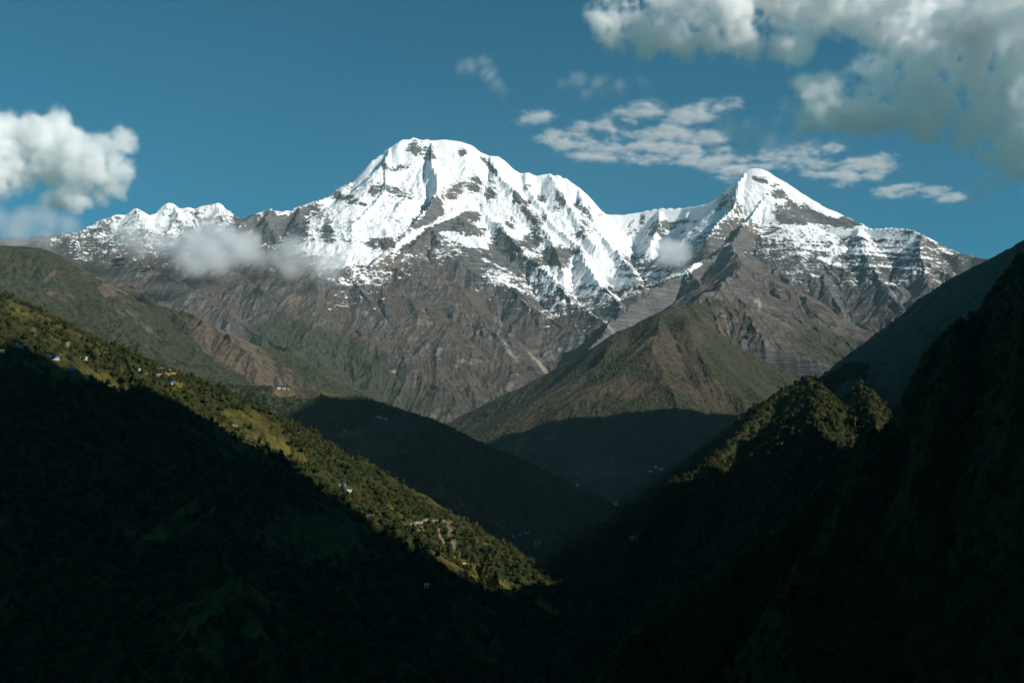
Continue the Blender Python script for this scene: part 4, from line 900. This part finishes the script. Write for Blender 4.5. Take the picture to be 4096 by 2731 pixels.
cloud('cumulus_cloud', 'puffy white cumulus cloud standing alone above the snowy ridge at the left edge',
      pf([(-120,640,180),(20,560,130),(130,530,105),(230,505,95),(180,620,130),(300,570,95),(330,660,115),(400,620,100),(460,600,90),(480,660,85),(500,560,50),(430,720,95),(350,740,85),(280,790,70),(220,800,40),(330,810,60),(60,680,90),(-40,740,80),(400,790,55)], 20000, 1.0, 350),
      r0=210, soft=240, amp=820, nsc=1/760, dens=0.012, vox=22, seed=4, npt=260)
cloud('small_cloud', 'small faint wisp of cloud alone in the blue sky left of the cloud bank',
      pf([(1840,275,40),(1880,262,50),(1935,250,45),(1950,290,45),(1990,345,28),(2020,370,22)], 19500, 1.0, 100), r0=190, soft=380, amp=560, nsc=1/420, dens=0.0034, vox=28, seed=5, npt=60)
cloud('cloud_bank', 'large broken grey and white cloud bank across the top right of the sky',
      pf([(2470,110,70),(2560,150,100),(2540,40,120),(2650,60,170),(2720,160,110),(2800,60,200),(2960,60,210),(2880,160,110),(3080,0,210),(3040,140,110),(3250,-40,220),(3420,-40,240),(3600,0,250),(3780,50,250),(3950,120,280),(4150,150,330),(4400,200,350),
          (3640,190,120),(3760,260,190),(3900,340,240),(4080,430,250),(4300,450,300),(3560,280,100),(3490,330,115),(3420,400,120),(3330,440,110),(3250,390,80),(3220,460,60),(3500,450,120),(3640,410,140),(3760,440,140),(3900,530,120),(4030,570,130),(4150,600,180),(3160,170,70)], 19000, 1.0, 450),
      r0=540, soft=460, amp=1450, nsc=1/1300, dens=0.020, vox=34, seed=6, npt=800, fray=.1)
cloud('flat_cloud', 'pale flat cloud patch floating below the left end of the cloud bank',
      pf([(2240,330,35),(2310,320,60),(2400,345,65),(2480,350,45),(2560,320,40),(2350,380,40)], 20500, 1.0, 200), r0=210, soft=460, amp=720, nsc=1/520, dens=0.0030, vox=34, seed=7, npt=80, flat=.7)
cloud('soft_cloud', 'soft greyish cloud patch just above and left of the pointed peak',
      pf([(2830,540,60),(2900,510,85),(2990,530,85),(3060,560,80),(2950,590,80),(3150,570,60),(2860,600,60),(3260,580,50)], 20500, 1.0, 200), r0=260, soft=560, amp=820, nsc=1/560, dens=0.0022, vox=38, seed=8, npt=80, flat=.7)
cloud('dark_cloud', 'small grey cloud at the right edge above the dark ridge',
      pf([(4050,690,70),(4120,640,90),(3960,740,60),(4180,720,110),(3900,780,50)], 20000, 1.0, 200), r0=260, soft=420, amp=700, nsc=1/620, dens=0.0040, vox=40, seed=9, npt=50)
# low mist lying against the far slopes
for i, (nm, lb, lst, rr, dn, so_) in enumerate((
        ('mist_bank', 'grey mist bank lying on the ridge at the far left', [(-150,890,70),(-20,880,65),(100,880,60),(190,890,55),(270,905,40),(60,930,50),(180,940,40)], 9900, .0022, 300),
        ('mist_patch', 'grey mist patch clinging to the slope left of the bright round one', [(480,950,40),(540,945,50),(600,955,45),(640,975,35),(560,985,35)], 10400, .0026, 260),
        ('mist_patch', 'bright rounded mist cloud in the middle of the snowy left ridge', [(700,990,45),(760,960,65),(830,920,70),(820,1000,80),(900,960,70),(950,1000,55),(990,980,35),(880,1040,45),(780,1045,40)], 10300, .0042, 240),
        ('mist_patch', 'long grey mist patch at the foot of the snow right of the bright one', [(1030,1035,30),(1100,1035,35),(1150,1010,45),(1180,985,35),(1210,1040,45),(1270,1050,40),(1160,1070,40),(1320,1060,25)], 10200, .0028, 240),
        ('mist_patch', 'tiny grey mist puff on the snow slope left of the pointed peak', [(2650,985,28),(2690,1005,35),(2720,1020,30),(2670,1025,22)], 11000, .0030, 200))):
    pts = []
    for x, y, pr in lst:
        hs = [np.hypot(h[0], h[1]) for h in (GF.hit(x + dx, y + dy) for dx in (-pr, 0, pr) for dy in (-pr, 0, pr, 2 * pr)) if h is not None]
        r_ = min(hs + [rr + 1500]) - 260 - pr * 1.5
        pts.append((P3(x, y, r_), pr * .9 * r_ / FPX))
    cloud(nm, lb, pts, r0=190 if i in (0, 2) else 165, soft=so_, amp=250, nsc=1/280, dens=dn * 3.6, vox=16, seed=20 + i, npt=80, group='low mist on the far slopes', cat='mist', color=(.93, .95, .97))
# the thin rippled sheet of high cloud
def ripple_cloud(name, label, pts, zc, thick, dens, seed):
    """patches of small cells in a level sheet; pts are places in view with a radius in pixels"""
    puffs = []
    for (x, y, pr) in pts:
        th, te = ray(x, y); r = zc / te
        puffs.append((np.array([r * math.sin(th), r * math.cos(th), zc]), pr * r / FPX))
    rg = np.random.default_rng(seed); P = []
    for c, r in puffs:
        n = int(6 * (r / 300) ** 2) + 3
        a = rg.random(n) * 6.283; q = np.sqrt(rg.random(n)) * r
        P.append(np.stack([c[0] + q * np.cos(a), c[1] + q * np.sin(a) * 2.2, c[2] + rg.normal(size=n) * 8], 1))
    P = np.concatenate(P); org = P.mean(0); P -= org
    return P, org
for i, (lb, pts) in enumerate((
        ('rippled sheet of thin high cloud between the two snow peaks', [(2110,480,30),(2160,465,25),(2240,560,50),(2330,530,50),(2420,500,50),(2500,470,45),(2570,440,30),(2350,600,60),(2450,570,60),(2560,560,60),(2650,540,50),(2750,470,40),(2820,440,40),(2900,430,40),(2500,630,50),(2620,630,60),(2740,620,60),(2850,640,60),(2700,560,50),(2800,570,50),(2940,650,50)]),
        ('rippled sheet of thin high cloud above and right of the pointed peak', [(2950,690,40),(3080,640,50),(3180,650,60),(3280,660,60),(3380,670,60),(3480,660,50),(3300,610,40),(3180,600,40),(3400,720,30),(3500,700,30),(3560,770,30),(3640,760,40),(3720,765,35),(3800,790,25),(3250,700,30)]))):
    P, org = ripple_cloud('x', lb, pts, 9300.0, 160, 1, 60 + i)
    puffs = [(org + p, 1.0) for p in P]
    o = cloud('rippled_cloud', lb, puffs, r0=760, soft=760, amp=0, nsc=1/135, dens=0.0060, vox=22, seed=70 + i, npt=1, stretch=(.5, .9, 1), sheet=110.0, group='rippled high cloud')
